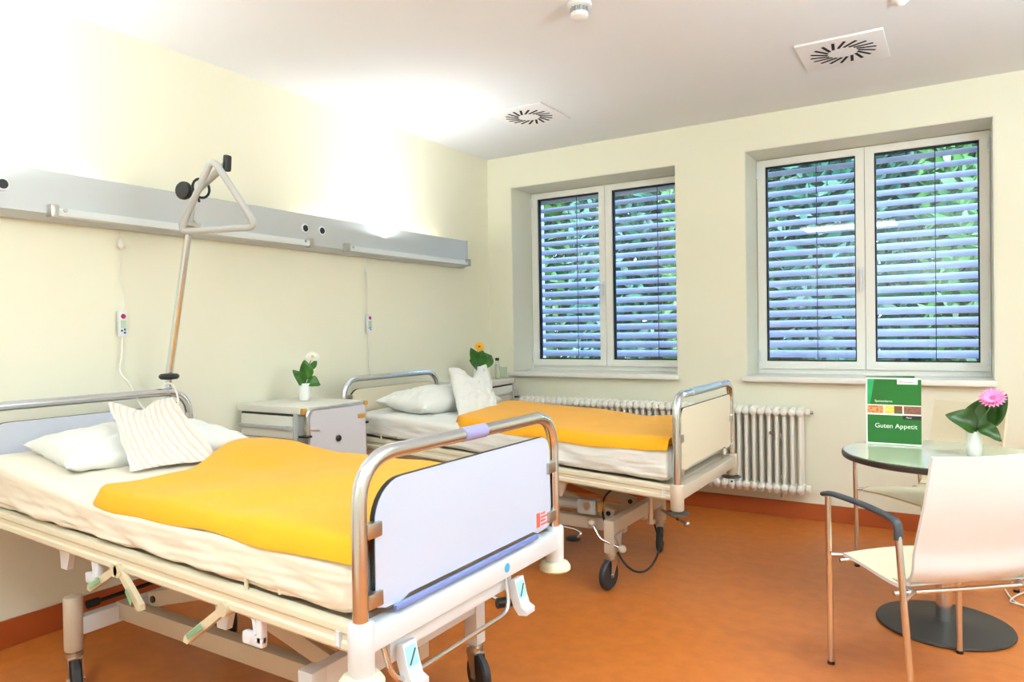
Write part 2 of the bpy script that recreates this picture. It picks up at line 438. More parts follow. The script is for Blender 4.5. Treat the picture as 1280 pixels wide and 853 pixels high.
def vent(cx, cy, lab):
    t = thing('ceiling_vent', lab, 'air vent', (cx, cy, ZC), 'swirl air vents in the ceiling')
    b = MB(); b.box((cx-.21, cy-.215, ZC-.012), (cx+.21, cy+.215, ZC), bev=.003); obj('plate', b, 'ventw', t)
    b = MB()
    for k in range(18):
        a = 2*PI*k/18
        r0 = .075; r1 = .175; d = V((math.cos(a), math.sin(a), 0)); s = V((math.cos(a+.62), math.sin(a+.62), 0))
        p = V((cx, cy, ZC-.0125))+d*r0
        q = p+s*.095; n = V((-s.y, s.x, 0))*.0075
        b.prism([p-n, p+n, q+n, q-n], (0, 0, -.0012))
    obj('swirl_slots', b, 'ventb', t, smooth=0)
vent(-2.495, 4.275, 'square swirl air vent in the ceiling near the left wall')
vent(-.513, 4.24, 'square swirl air vent in the ceiling in front of the right window')
t = thing('smoke_detector', 'white cylindrical smoke detector with grey grille at top edge of photo, centre', 'smoke detector', (-1.448, 2.95, ZC))
b = MB(); b.lathe((-1.448, 2.95, ZC), [(.001, 0), (.055, 0), (.055, -.018), (.042, -.022)], 28); obj('base', b, 'ventw', t)
b = MB(); b.lathe((-1.448, 2.95, ZC), [(.036, -.02), (.036, -.045)], 28)
for k in range(12):
    a = 2*PI*k/12; b.box((-1.448+.037*math.cos(a)-.004, 2.95+.037*math.sin(a)-.004, ZC-.046), (-1.448+.037*math.cos(a)+.004, 2.95+.037*math.sin(a)+.004, ZC-.02))
obj('grille', b, 'detg', t)
b = MB(); b.lathe((-1.448, 2.95, ZC), [(.04, -.044), (.04, -.064), (.03, -.07), (.001, -.071)], 28); obj('cap', b, 'ventw', t)
b = MB(); b.lathe((-.205, 3.72, ZC), [(.001, 0), (.04, 0), (.04, -.012), (.025, -.022), (.012, -.035), (.001, -.036)], 24)
single('sprinkler_head', b, 'ventw', 'small white round ceiling fitting at top edge of photo, above right vent', 'sprinkler', (-.205, 3.72, ZC))

# ================================================================== RADIATOR
t = thing('radiator', 'long white column radiator on the wall under both windows', 'radiator', (-1.97, 5.09, .19))
x = -3.055; k = 0
while x < -.87:
    b = MB()
    for yy in (5.045, 5.085, 5.125):
        b.tube([(x, yy, .20), (x, yy, .76)], .0125, 10)
    for zz in (.225, .738):
        b.tube([(x, 5.03, zz), (x, 5.14, zz)], .026, 12); b.sph((x, 5.03, zz), .026, (1, .6, 1), 12)
        b.cyl((x-.026, 5.085, zz), (x+.026, 5.085, zz), .022, 12)
    for yy in (5.045, 5.085, 5.125):
        b.sph((x, yy, .76), .017, (1.1, 1, .9), 10); b.sph((x, yy, .20), .017, (1.1, 1, .9), 10)
    obj('radiator_section', b, 'rad', t); x += .0503
for zz in (.225, .738): b = MB(); b.cyl((-.86, 5.085, zz), (-.835, 5.085, zz), .024, 12); obj('end_cap', b, 'rad', t)
b = MB(); b.cyl((-.835, 5.085, .738), (-.815, 5.085, .738), .012, 8); b.cyl((-1.005, 5.028, .19), (-1.005, 5.028, .165), .01, 8); b.cyl((-1.07, 5.02, .60), (-1.07, 5.0, .60), .013, 10)
obj('bleed_valve', b, 'steel', t)
for xx in (-2.85, -1.95, -1.03):
    b = MB(); b.box((xx-.012, 5.1, .55), (xx+.012, YW-.0005, .58)); b.box((xx-.012, 5.1, .28), (xx+.012, YW, .30)); obj('wall_bracket', b, 'rad', t)

# ================================================================== BED HEAD SUPPLY UNIT
xu = XL+.085
t = thing('bed_head_unit', 'long silver bed head supply unit across the left wall above both beds', 'bed head unit', (XL, 2.4, 1.86))
y0u, y1u = -.3, 4.735
b = MB()
prof = [(XL, 1.835), (XL+.05, 1.835), (xu, 1.862), (xu, 2.046), (xu-.006, 2.05), (xu-.012, 2.046), (xu-.012, 1.93), (XL+.004, 1.93), (XL+.004, 2.0), (XL, 2.0)]
b.prism([(p[0], y0u, p[1]) for p in prof], (0, y1u-y0u, 0)); obj('housing', b, 'unit', t, smooth=0)
for yy in (y0u-.004, y1u):
    b = MB(); b.prism([(p[0], yy, p[1]) for p in [(XL, 1.833), (XL+.05, 1.833), (xu+.002, 1.86), (xu+.002, 2.052), (XL, 2.052)]], (0, .006, 0)); obj('end_plate', b, 'unitend', t, smooth=0)
for (ya, yb) in ((1.60, 3.06), (3.37, 4.72), (-.2, 1.28)):
    b = MB(); b.prism([(p[0], ya, p[1]) for p in [(xu-.004, 1.848), (xu+.03, 1.852), (xu+.034, 1.866), (xu+.03, 1.886), (xu-.004, 1.892)]], (0, yb-ya, 0))
    lr = obj('light_cover', b, 'clearrail', t, smooth=30)
    for ye in (ya, yb):
        b = MB(); b.box((xu-.006, ye-.016, 1.842), (xu+.038, ye+.016, 1.9), bev=.004); b.cyl((xu+.03, ye+.045*(1 if ye == ya else -1), 1.877), (xu+.038, ye+.045*(1 if ye == ya else -1), 1.877), .009, 10)
        obj('rail_bracket', b, 'steel', t)
for yy in (3.037, 3.172, 1.414, 1.28):
    b = MB(); b.lathe((xu, yy, 1.96), [(.001, 0), (.028, 0), (.028, .006), (.022, .008), (.001, .008)], 28, axis=(1, 0, 0)); so = obj('socket', b, 'white', t)
    b = MB(); b.lathe((xu+.0085, yy, 1.96), [(.02, 0), (.019, .002), (.014, .001), (.006, .003), (.001, .003)], 24, axis=(1, 0, 0)); obj('socket_face', b, 'sock', so)
for (ya, yb) in ((.62, 1.85), (3.08, 4.42)):
    b = MB(); b.cyl((XL+.04, ya, 1.95), (XL+.04, yb, 1.95), .013, 16); obj('fluorescent_tube', b, 'tube', t)
    area('uplight', (XL+.05, (ya+yb)/2, 1.985), (.12, 0, 1), .05, yb-ya, P_UP, C_UP, t)

# call handsets
def handset(y, zt, lab, rows):
    xw = XL+.0; x0, x1 = XL+.014, XL+.036
    t = thing('call_handset', lab, 'nurse call handset', (XL+.02, y, zt-.12), 'nurse call handsets')
    b = MB(); b.box((x0, y-.021, zt-.125), (x1, y+.021, zt), bev=.008); obj('body', b, 'white', t)
    b = MB(); b.lathe((x1, y, zt-.026), [(.001, 0), (.012, 0), (.011, .003), (.001, .003)], 18, axis=(1, 0, 0)); obj('call_button', b, 'redbtn', t)
    b = MB(); b.box((x1-.001, y-.014, zt-.085), (x1+.001, y+.013, zt-.045)); obj('display_label', b, 'keylabel', t)
    b = MB()
    for dy, dz in ((-.008, -.095), (.006, -.09), (.006, -.105)): b.sph((x1, y+dy, zt+dz), .0055, (.5, 1, 1), 10)
    obj('key', b, 'bluebtn', t)
    return t
h1 = handset(1.938, 1.442, 'white call handset with red button hanging above the near bed', 3)
b = MB(); b.tube(smoothpath([(XL+.03, 1.935, 1.84), (XL+.028, 1.94, 1.72), (XL+.02, 1.935, 1.6), (XL+.024, 1.955, 1.50), (XL+.025, 1.945, 1.435)]), .0022, 6)
b.sph((XL+.03, 1.937, 1.765), .014, (1, 1, 1.6)); obj('upper_cord', b, 'cable', h1)
b = MB(); b.tube(smoothpath([(XL+.025, 1.938, 1.32), (XL+.03, 1.93, 1.22), (XL+.04, 1.915, 1.15), (XL+.10, 1.93, 1.08), (-3.2, 1.895, .99), (-3.15, 1.93, .955), (-3.15, 2.0, .965), (-3.17, 2.055, 1.0), (-3.2, 2.05, 1.08), (-3.24, 2.03, 1.085), (-3.245, 2.01, 1.05)]), .0045, 8)
obj('lower_cord', b, 'cable', h1)
h2 = handset(3.645, 1.446, 'white call handset with red button hanging above the far bed', 3)
b = MB(); b.tube(smoothpath([(XL+.03, 3.63, 1.84), (XL+.028, 3.632, 1.72), (XL+.024, 3.64, 1.60), (XL+.025, 3.643, 1.44)]), .0024, 6)
b.sph((XL+.03, 3.631, 1.75), .012, (1, 1, 1.8)); obj('upper_cord', b, 'cable', h2)
b = MB(); b.tube(smoothpath([(XL+.025, 3.645, 1.325), (XL+.02, 3.65, 1.2), (XL+.02, 3.66, 1.06), (XL+.04, 3.68, .98)]), .004, 8); obj('lower_cord', b, 'cable', h2)

# ================================================================== BEDS
def caster(root, x, y, ztop, ang, lab=None):
    c = bpy.data.objects.new('caster', None)
    R_ = .075; b = MB(); d = V((math.cos(ang), math.sin(ang), 0)); n = V((-d.y, d.x, 0)); off = d*.028
    wc = V((x, y, R_))+off
    b.cyl((x, y, ztop-.012), (x, y, ztop), .024, 20); b.cyl((x, y, ztop-.03), (x, y, ztop-.012), .030, 20)
    for s in (-1, 1):
        p = V((x, y, 0))+n*s*.021
        b.prism([p+V((0, 0, ztop-.03))-d*.03, p+V((0, 0, ztop-.03))+d*.034, wc+n*s*.021+d*.012-V((0, 0, .012)), wc+n*s*.021-d*.012-V((0, 0, .012))], n*s*.003)
        b.cyl(wc+n*s*.018, wc+n*s*.029, .009, 12)
    b.prism([V((x, y, ztop-.034))-d*.03-n*.022, V((x, y, ztop-.034))+d*.034-n*.022, V((x, y, ztop-.034))+d*.034+n*.022, V((x, y, ztop-.034))-d*.03+n*.022], (0, 0, .006))
    f = obj('caster', b, 'steel', root)
    b = MB(); b.lathe(wc-n*.0155, [(.055, 0), (.068, 0), (.075, .007), (.075, .024), (.068, .031), (.055, .031)], 36, axis=n); obj('tyre', b, 'tyre', f)
    b = MB(); b.lathe(wc-n*.012, [(.001, .004), (.02, 0), (.05, .004), (.056, 0), (.056, .024), (.05, .02), (.02, .024), (.001, .02)], 30, axis=n); obj('wheel_hub', b, 'hub', f)
def rpanel(x, y0, y1, zb, zt, r, th, notch=.03):
    P_ = [(y0, zb+.01), (y0, zt-r)]
    for i in range(1, 9): a = PI-PI/2*i/8; P_.append((y0+r+r*math.cos(a), zt-r+r*math.sin(a)))
    for i in range(0, 9): a = PI/2-PI/2*i/8; P_.append((y1-r*.55+r*.55*math.cos(a), zt-r*.55+r*.55*math.sin(a)))
    P_ += [(y1, zb+.01), (y1-.03, zb), (y1-.09, zb-.004), (y1-.12, zb+.008), (y0+.12, zb+.008), (y0+.09, zb-.004), (y0+.03, zb)]
    return P_
def bed(yc, xf, xh, rf, rh, tf, th, style, lab):
    hw = .47; ya, yb = yc-hw, yc+hw
    near = style == 'near'
    rail = 'bedbeige'; sl = 'white' if near else 'bedgrey'
    root = thing('hospital_bed', lab, 'bed', ((xf+xh)/2, yc, 0), 'hospital beds')
    rz = lambda x: rf+(rh-rf)*(x-xf)/(xh-xf)
    # side rails
    for s, yy in ((-1, ya), (1, yb)):
        pr = [(0, 0), (.02, -.003), (.022, -.010), (.022, -.024), (.016, -.030), (.016, -.044), (.021, -.050), (.021, -.064), (.014, -.072), (0, -.072)]
        A = [(xf-.03, yy+s*(p[0]-.012), rz(xf)+p[1]) for p in pr]; B = [(xh+.03, yy+s*(p[0]-.012), rz(xh)+p[1]) for p in pr]
        b = MB(); b.loft(A, B); sr = obj('side_rail', b, rail, root, smooth=0)
        b = MB(); b.box((xf-.068, yy+s*.002, rz(xf)-.056), (xf-.056, yy+s*.013, rz(xf)-.022), bev=.002); obj('rail_end_cap', b, 'white', sr)
        if s < 0:
            for q, (mx) in enumerate((-1.52,) if near else (-2.86,)):
                z0 = rz(mx); wv = .065
                b = MB(); b.tube(rpath([(mx-wv, yy+.0, z0-.01), (mx-wv, yy-.002, z0+.036), (mx+wv, yy-.002, z0+.036), (mx+wv, yy, z0+.012)], .015, 5), .0055, 8)
                obj('mattress_retainer', b, 'bedbeige', sr)
    # platform
    b = MB(); b.loft([(xf-.05, ya+.02, rz(xf)-.03), (xf-.05, yb-.02, rz(xf)-.03), (xf-.05, yb-.02, rz(xf)-.008), (xf-.05, ya+.02, rz(xf)-.008)],
                     [(xh+.05, ya+.02, rz(xh)-.03), (xh+.05, yb-.02, rz(xh)-.03), (xh+.05, yb-.02, rz(xh)-.008), (xh+.05, ya+.02, rz(xh)-.008)])
    obj('mattress_platform', b, 'bedgrey', root, smooth=0)
    # end frames
    for end in (0, 1):
        x = xf if end == 0 else xh; zt = tf if end == 0 else th; rr = rf if end == 0 else rh
        out = 1 if end == 0 else -1
        R_ = .125 if near else .11
        b = MB(); b.tube(rpath([(x, ya, rr-.04), (x, ya, zt-.019), (x, yb, zt-.019), (x, yb, rr-.04)], R_ if end == 0 else .13, 12), .019, 20)
        if not near and end == 0:
            for yy in (ya, yb): b.cyl((x, yy, .875), (x, yy, .885), .0205, 20)
        ft = obj('foot_tube' if end == 0 else 'head_tube', b, 'chrome', root)
        pm = ('panelw' if end == 0 else 'panelg') if near else 'panelb'
        P_ = rpanel(x, ya+.045, yb-.04, rr+(.018 if near else .06), zt-.085, .10 if near else (.05 if end == 0 else .09), .016)
        b = MB(); b.prism([(x-.008, p[0], p[1]) for p in P_], (.016, 0, 0)); pn = obj('foot_board' if end == 0 else 'head_board', b, pm, root, smooth=30)
        b = MB(); b.prism([(x-.007, yc+(p[0]-yc)*1.006, zt*.8+(p[1]-zt*.8)*1.008) for p in P_], (.0125, 0, 0))
        obj('panel_edging', b, 'black', pn, smooth=30)
        for yy, s in ((ya, 1), (yb, -1)):
            for zz in (rr+.05, rr+.215):
                b = MB(); b.box((x-.006, min(yy+s*.012, yy+s*.062), zz-.018), (x+.017, max(yy+s*.012, yy+s*.062), zz+.018), bev=.003)
                b.box((x-.012, min(yy+s*.012, yy+s*.034), zz-.014), (x+.012, max(yy+s*.012, yy+s*.034), zz+.014))
                obj('panel_clip', b, 'steel', root)
        if end == 0:
            if near:
                b = MB(); b.cyl((x, yc-.06, zt-.019), (x, yc+.05, zt-.019), .0205, 24); obj('grip_sleeve', b, 'lilac', ft)
                b = MB(); b.box((x+.012, ya+.10, rr+.004), (x+.024, yb-.15, rr+.018), bev=.003); obj('blue_strip', b, 'blue', root)
                y0 = yb-.135
                b = MB(); b.box((x+.0085, y0, .668), (x+.0095, y0+.022, .715)); lb = obj('warning_label', b, 'red', pn)
                b = MB()
                for q in range(4): b.box((x+.0085, y0+.028, .670+q*.012), (x+.0095, y0+.07-(q % 2)*.012, .676+q*.012))
                obj('label_lines', b, 'red', pn)
            else:
                b = MB(); b.cyl((x, yc-.25, zt-.019), (x, yc+.22, zt-.019), .0202, 24); obj('grip_sleeve', b, 'unitend', ft)
        # cross beam and corner sleeves
        b = MB(); b.box((x-.025, ya, rr-.066), (x+.025, yb, rr-.006), bev=.006); cb = obj('cross_beam', b, sl, root)
        if end == 0 and near:
            b = MB(); b.lathe((x+.0255, yc+.125, rr-.034), [(.001, 0), (.014, 0), (.014, .001), (.001, .001)], 20, axis=(1, 0, 0)); st = obj('round_sticker', b, 'cyan2', cb)
        for yy in (ya, yb):
            b = MB(); b.lathe((x, yy, rr-.115), [(.027, 0), (.031, .006), (.032, .112), (.030, .12), (.021, .122)], 28); cs = obj('corner_sleeve', b, sl, root)
            b = MB(); b.lathe((x, yy, rr-.15), [(.01, 0), (.045, .002), (.054, .010), (.054, .020), (.046, .032), (.03, .037), (.02, .037)] if near else [(.01, .018), (.048, .018), (.055, .022), (.053, .027), (.03, .034), (.02, .037)], 32)
            obj('bumper_disc', b, 'cream' if near else 'tabledark', cs)
            b = MB(); b.cyl((x, yy, rr-.13), (x, yy, rr-.10), .025, 20); b.cyl((x, yy, rr-.16), (x, yy, rr-.15), .006, 8); obj('bumper_core', b, 'black', cs)
    # undercarriage
    xa, xb = -1.50, -2.75
    for x, zb, ang in ((xa, .0, 0), (xb, .0, 0)):
        y0, y1 = (yc-.33, yc+.33) if x == xb else (yc-.34, yc+.37)
        if near and x == xa: y0, y1 = yc-.33, yc+.44
        z0, z1 = (.275, .345) if x == xa else (.225, .29)
        if near and x == xa: z0, z1 = .30, .40
        b = MB(); b.box((x-.022, y0, z0), (x+.022, y1, z1), bev=.004); cbm = obj('base_cross_beam', b, 'white' if near else 'bedgrey', root)
        if near and x == xa:
            b = MB()
            for q in range(3): b.box((x+.0215, yc-.05+q*.15, z0+.03), (x+.0235, yc+.07+q*.15, z0+.066))
            obj('beam_slot', b, 'nsdark', cbm)
        for k, yy in enumerate((y0, y1)):
            if x == xb: b = MB(); b.lathe((x, yy, .172), [(.028, 0), (.032, .006), (.032, .192), (.029, .198), (.001, .199)], 28)
            else: b = MB(); b.box((x-.028, yy-.028, .18), (x+.028, yy+.028, z1+.004), bev=.006)
            obj('base_post', b, 'bedgrey' if not near or x == xb else 'white', root)
            caster(root, x, yy, .182, {(xb, 0): -.75, (xb, 1): -.5, (xa, 0): -1.7, (xa, 1): -1.35}[(x, k)] if not near else {(xb, 0): -.35, (xb, 1): -.5, (xa, 0): -.8, (xa, 1): -.5}[(x, k)])
    for yy in (yc-.15, yc+.15):
        b = MB(); b.box((xb, yy-.025, .235), (xa, yy+.025, .30), bev=.004); obj('base_beam', b, 'bedgrey', root)
        # lift arms (X shape between base and platform)
        for (p, q) in (((xb+.15, .32), (xa-.35, rz(xa)-.12)), ((xa-.05, .33), (xb+.40, rz(xb)-.15))):
            o = .03 if p[0] < -2 else -.03
            P0 = V((p[0], yy+o, p[1])); P1 = V((q[0], yy+o, q[1])); d = (P1-P0).normalized(); n = V((-d.z, 0, d.x))*.028
            b = MB(); b.prism([P0-n-V((0, .012, 0)), P1-n-V((0, .012, 0)), P1+n-V((0, .012, 0)), P0+n-V((0, .012, 0))], (0, .024, 0))
            la = obj('lift_arm', b, 'bedgrey', root, smooth=0)
            b = MB()
            for pp in (P0+d*.03, P1-d*.03): b.cyl(pp-V((0, .018, 0)), pp+V((0, .018, 0)), .013, 14)
            obj('pivot_bolt', b, 'black', la)
        b = MB(); b.loft([(xf-.12, yy-.02, rz(xf)-.075), (xf-.12, yy+.02, rz(xf)-.075), (xf-.12, yy+.02, rz(xf)-.03), (xf-.12, yy-.02, rz(xf)-.03)],
                         [(xh+.12, yy-.02, rz(xh)-.075), (xh+.12, yy+.02, rz(xh)-.075), (xh+.12, yy+.02, rz(xh)-.03), (xh+.12, yy-.02, rz(xh)-.03)]); obj('platform_beam', b, 'bedgrey', root, smooth=0)
    # actuator
    ay = yc-.02 if near else yc-.21
    b = MB(); b.cyl((xb+.2, ay, .36), (xa-.17, ay, .375), .028, 20); b.box((xa-.24, ay-.035, .33), (xa-.13, ay+.035, .41), bev=.01); ac = obj('actuator', b, 'greymetal', root)
    b = MB(); b.cyl((xa-.18, ay-.04, .375), (xa-.18, ay-.030, .375), .02, 16); obj('actuator_bolt', b, 'steel', ac)
    b = MB(); b.cyl((xa-.42, ay-.035, .365), (xa-.42, ay-.026, .365), .018, 16); obj('actuator_bolt', b, 'steel', ac)
    b = MB(); b.box((xa-.12, ay-.03, .35), (xa-.10, ay+.03, .40)); obj('actuator_ring', b, 'orange', ac)
    b = MB(); b.cyl((xb+.02, yc-.29, .33), (xb+.02, yc+.3, .34), .008, 10); b.cyl((xb+.02, yc-.29, .33), (xb+.02, yc-.25, .33), .016, 14); obj('brake_rod', b, 'black', root)
    for xx, yy in ((-1.75, ya+.04), (-2.6, ya+.04)):
        b = MB(); b.prism([(xx-.03, yy, rz(xx)-.07), (xx+.05, yy, rz(xx)-.07), (xx+.02, yy, rz(xx)-.16), (xx-.02, yy, rz(xx)-.16)], (0, .02, 0))
        obj('rail_gusset', b, 'white' if near else 'bedgrey', root, smooth=0)
    # hooks and levers along the near rail
    if near:
        for xx in (-2.335, -1.56):
            z0 = rz(xx)-.06
            b = MB(); b.box((xx+.012, ya-.004, z0-.075), (xx+.034, ya+.016, z0), bev=.004); b.box((xx-.045, ya-.004, z0-.085), (xx+.034, ya+.016, z0-.052), bev=.006)
            b.tube(smoothpath([(xx-.03, ya+.006, z0), (xx-.004, ya+.004, z0-.01), (xx+.008, ya+.002, z0-.052)], 5), .008, 8)
            obj('drainage_hook', b, 'white', root)
        for (xa_, za_, xb_, zb_) in ((-2.185, .605, -2.31, .532), (-2.165, .605, -2.04, .52), (-1.665, .585, -1.815, .475)):
            P0 = V((xa_, ya+.0, za_)); P1 = V((xb_, ya-.012, zb_)); d = (P1-P0).normalized(); n = V((-d.z, 0, d.x))*.0115
            b = MB(); b.prism([P0-n, P1-n*1.1, P1+d*.012, P1+n*1.1, P0+n], (0, -.016, 0)); b.cyl(P0+V((0, .02, 0)), P0-V((0, .02, 0)), .02, 16)
            lv = obj('release_lever', b, 'lever', root, smooth=30)
            m1 = P0.lerp(P1, .5); m2 = P0.lerp(P1, .85); n2 = n*.62
            b = MB(); b.prism([m1-n2+V((0, -.0225, 0)), m2-n2+V((0, -.0275, 0)), m2+n2+V((0, -.0275, 0)), m1+n2+V((0, -.0225, 0))], (0, -.0012, 0)); obj('green_sticker', b, 'green', lv, smooth=0)
        # pedal bar, pedals, brake rod at the foot end
        x = xf+.03
        b = MB(); b.box((x-.06, ya+.10, .522), (x-.03, ya+.66, .556), bev=.004); obj('pedal_bar', b, 'white', root)
        for yy in (ya+.135, ya+.655):
            b = MB()
            poly = [(x-.02, .55), (x+.0, .555), (x+.012, .505), (x+.022, .475), (x+.040, .466), (x+.040, .452), (x+.012, .448), (x-.006, .47), (x-.02, .51)]
            b.prism([(p[0], yy-.025, p[1]) for p in poly], (0, .05, 0)); pd = obj('foot_pedal', b, 'white', root, smooth=30)
            P0 = V((x+.0015, yy-.02, .545)); P1 = V((x+.0135, yy-.02, .497)); o = V((.0012, 0, .0003))
            b = MB(); b.prism([P0+o, P0+o+V((0, .04, 0)), P1+o+V((0, .04, 0)), P1+o], (.0008, 0, .0002)); obj('pedal_label', b, 'cyan', pd, smooth=0)
            b = MB(); b.tube([P1.lerp(P0, .15)+V((.0035, .006, 0)), P1.lerp(P0, .8)+V((.0035, .034, 0))], .0016, 6); obj('pedal_mark', b, 'black', pd)
        b = MB(); b.tube(rpath([(x-.02, ya+.06, .575), (x-.0, ya+.08, .47), (x+.0, ya+.60, .47), (x-.02, ya+.61, .57)], .05, 8), .007, 10); obj('pedal_rod', b, 'chrome', root)
        b = MB(); b.tube([(x-.30, yb-.12, .43), (x-.22, yb-.05, .36)], .007, 8); bl = obj('brake_lever', b, 'chrome', root)
        b = MB(); b.cyl((x-.225, yb-.07, .36), (x-.19, yb-.02, .36), .018, 14); obj('lever_grip', b, 'black', bl)
    else:
        b = MB(); b.tube(rpath([(-1.60, ya+.12, .318), (-1.545, ya+.10, .25), (-1.435, ya+.12, .21)], .02, 5), .008, 10); bl = obj('brake_lever', b, 'chrome', root)
        b = MB(); b.sph((-1.60, ya+.12, .318), .021); b.sph((-1.435, ya+.12, .21), .021); obj('lever_knob', b, 'bedgrey', bl)
        b = MB(); b.tube(rpath([(-2.1, ya+.14, .29), (-1.69, ya+.12, .275), (-1.65, ya+.1, .265), (-1.67, ya+.10, .24)], .02, 5), .008, 10); bl = obj('foot_lever', b, 'chrome', root)
        b = MB(); b.lathe((-1.70, ya+.10, .222), [(.001, 0), (.038, .003), (.04, .012), (.03, .018), (.001, .018)], 24); obj('pedal_pad', b, 'black', bl)
        b = MB(); b.tube([(-1.47, yb-.16, .26), (-1.30, yb-.22, .21)], .008, 8); b.sph((-1.30, yb-.22, .21), .018); obj('brake_lever', b, 'chrome', root)
        b = MB(); b.tube(smoothpath([(-1.33, ya+.3, .50), (-1.55, ya+.28, .47), (-1.6, ya+.25, .34), (-1.45, ya+.18, .12), (-1.40, ya+.35, .04), (-1.42, ya+.6, .10), (-1.52, ya+.72, .27)], 8), .006, 8); obj('power_cable', b, 'black', root)
        b = MB(); b.cyl((-1.28, ya+.12, .36), (-1.28, ya+.12, .50), .012, 14); b.cyl((-1.28, ya+.12, .36), (-1.28, ya+.12, .38), .02, 14); obj('support_stub', b, 'steel', root)
        b = MB()
        for yy in (ya, yb): b.prism([(-1.47, yy+.1, .28), (-1.47, yy+.18, .28), (-1.47, yy+.16, .20)], (.01, 0, 0))
        obj('beam_gusset', b, 'greymetal', root, smooth=0)
    return root
B1 = bed(1.68, -1.18, -3.23, .636, .705, 1.045, 1.066, 'near', 'hospital bed in front with white foot board, chrome rails and trapeze pole')
B2 = bed(3.67, -1.105, -3.23, .585, .70, 1.022, 1.048, 'far', 'hospital bed by the radiator with beige head and foot boards')

# ------------------------------------------------------------------ mattresses
def nz(p, s, seed=0): return noise.noise(V(p)*s+V((seed*7.3, seed*3.1, seed*1.7)))
def mattress(x0, x1, y0, y1, zb0, zb1, zt0, zt1, m, lab, seed, ztop=None):
    # x0 head, x1 foot
    b = MB(); bmesh.ops.create_cube(b.bm, size=2)
    bmesh.ops.subdivide_edges(b.bm, edges=b.bm.edges, cuts=47, use_grid_fill=True)
    hx, hy, hz = (x1-x0)/2, (y1-y0)/2, .07; r = .03
    for v in b.bm.verts:
        t = v.co; p = V((math.copysign(min(1, abs(t.x)), t.x)*hx, t.y*hy, t.z*hz))
        c = V((max(-hx+r, min(hx-r, p.x)), max(-hy+r, min(hy-r, p.y)), max(-hz+r, min(hz-r, p.z))))
        d = p-c
        if d.length > 1e-6:
            n = d.normalized(); p = c+n*r
        else: n = V((0, 0, 1))
        X = (x0+x1)/2+p.x; Y = (y0+y1)/2+p.y
        u = (X-x0)/(x1-x0); zb = zb0+(zb1-zb0)*u; zt = ztop(X) if ztop else zt0+(zt1-zt0)*u
        f = (p.z+hz)/(2*hz); Z = zb+(zt-zb)*f
        side = 1-abs(f*2-1)
        if abs(n.y) > .3:      # wrinkled hanging side sheet
            Y += math.copysign(1, n.y)*max(0, 1-f)*(.018*nz((X*.8, Z*2.5+X*.8, 0), 9, seed)+.010*nz((X*1.6-Z*2, Z*4, 1), 14, seed))
        if f < .15: Z += .006*nz((X*3, 0, 0), 3, seed)+.004
        if f > .8: Z += .004*nz((X, Y, 0), 6, seed)
        v.co = V((X, Y, Z))
    return single('mattress', b, m, lab, 'mattress', ((x0+x1)/2, (y0+y1)/2, (zb0+zb1)/2), smooth=80)
zt_near = lambda X: .782+.085*max(0, min(1, (-2.15-X)/.85))**1.3
zt_far = lambda X: .752+.075*max(0, min(1, (-1.6-X)/1.3))
mattress(-3.19, -1.20, 1.203, 2.155, .703, .640, 0, 0, 'sheet', 'mattress in ivory fitted sheet under the yellow blanket of the near bed', 1, zt_near)
mattress(-3.19, -1.15, 3.195, 4.14, .703, .590, 0, 0, 'linen', 'mattress in white fitted sheet under the yellow blanket of the far bed', 2, zt_far)

# ------------------------------------------------------------------ blankets
def blanket(head_n, head_f, foot_n, foot_f, ztf, th, lab, seed, bulge, overhang):
    b = MB(); NU, NV = 70, 50
    hn, hf, fn, ff = [V(p) for p in (head_n, head_f, foot_n, foot_f)]
    def f(u, v, top=True):
        hx = hn.lerp(hf, v); fx = fn.lerp(ff, v)
        wob = bulge*math.sin(v*PI*1.6+.3)*(1-u)**3
        p = hx.lerp(fx, u); X = p.x+wob; Y = p.y
        eu = min(1, u/.045) ; ev = min(1, v/.05, (1-v)/.05)
        pu = math.sqrt(max(0, 1-(1-eu)**2)); pv = math.sqrt(max(0, 1-(1-ev)**2))
        base = ztf(X)+.002
        z = base+th*min(pu, pv) if top else base
        hump = (.022 if ztf is zt_near else .002)*math.exp(-((v-.75)/.25)**2-((u-.12)/.12)**2)
        z += (hump+.010*nz((X, Y, 0), 3.2, seed)+.006*nz((X, Y, 0), 7, seed+3))*min(pu, pv) if top else 0
        corner = max(0, 1-u/.09)**2*max(0, 1-v/.12)**2
        Y += .09*corner; X += .03*corner
        if v < .08:      # near edge rolls over the side of the mattress
            k = 1-v/.08; z -= overhang*k*k; Y -= .012*k
            Y += .008*nz((X*2, 0, 0), 3, seed)
            z += .010*k*nz((X*1.5, 2, 0), 3, seed)
        # fold valley
        return V((X, Y, z))
    g, _ = b.grid(lambda u, v: f(u, v), NU, NV)
    g2, _ = b.grid(lambda u, v: f(u, v)-V((0, 0, .004)) if (u in (0, 1) or v in (0, 1)) else V((f(u, v, False).x, f(u, v, False).y, f(u, v, False).z-.001 if v > .08 else f(u, v).z-.012)), NU, NV)
    bm = b.bm
    def bridge(A, B):
        for i in range(len(A)-1): bm.faces.new((A[i], A[i+1], B[i+1], B[i]))
    bridge(g[0], g2[0]); bridge(g[-1], g2[-1]); bridge([r[0] for r in g], [r[0] for r in g2]); bridge([r[-1] for r in g], [r[-1] for r in g2])
    return single('blanket', b, 'yellow', lab, 'blanket', (hn+ff)/2, smooth=80)
blanket((-2.45, 1.222, 0), (-2.52, 2.12, 0), (-1.192, 1.212, 0), (-1.192, 2.14, 0), zt_near, .048, 'golden yellow blanket spread over the near bed, behind the white foot board', 1, .12, .004)
blanket((-2.44, 3.208, 0), (-2.60, 4.12, 0), (-1.145, 3.20, 0), (-1.145, 4.13, 0), zt_far, .045, 'golden yellow blanket spread over the far bed, beside the radiator', 2, .02, .010)

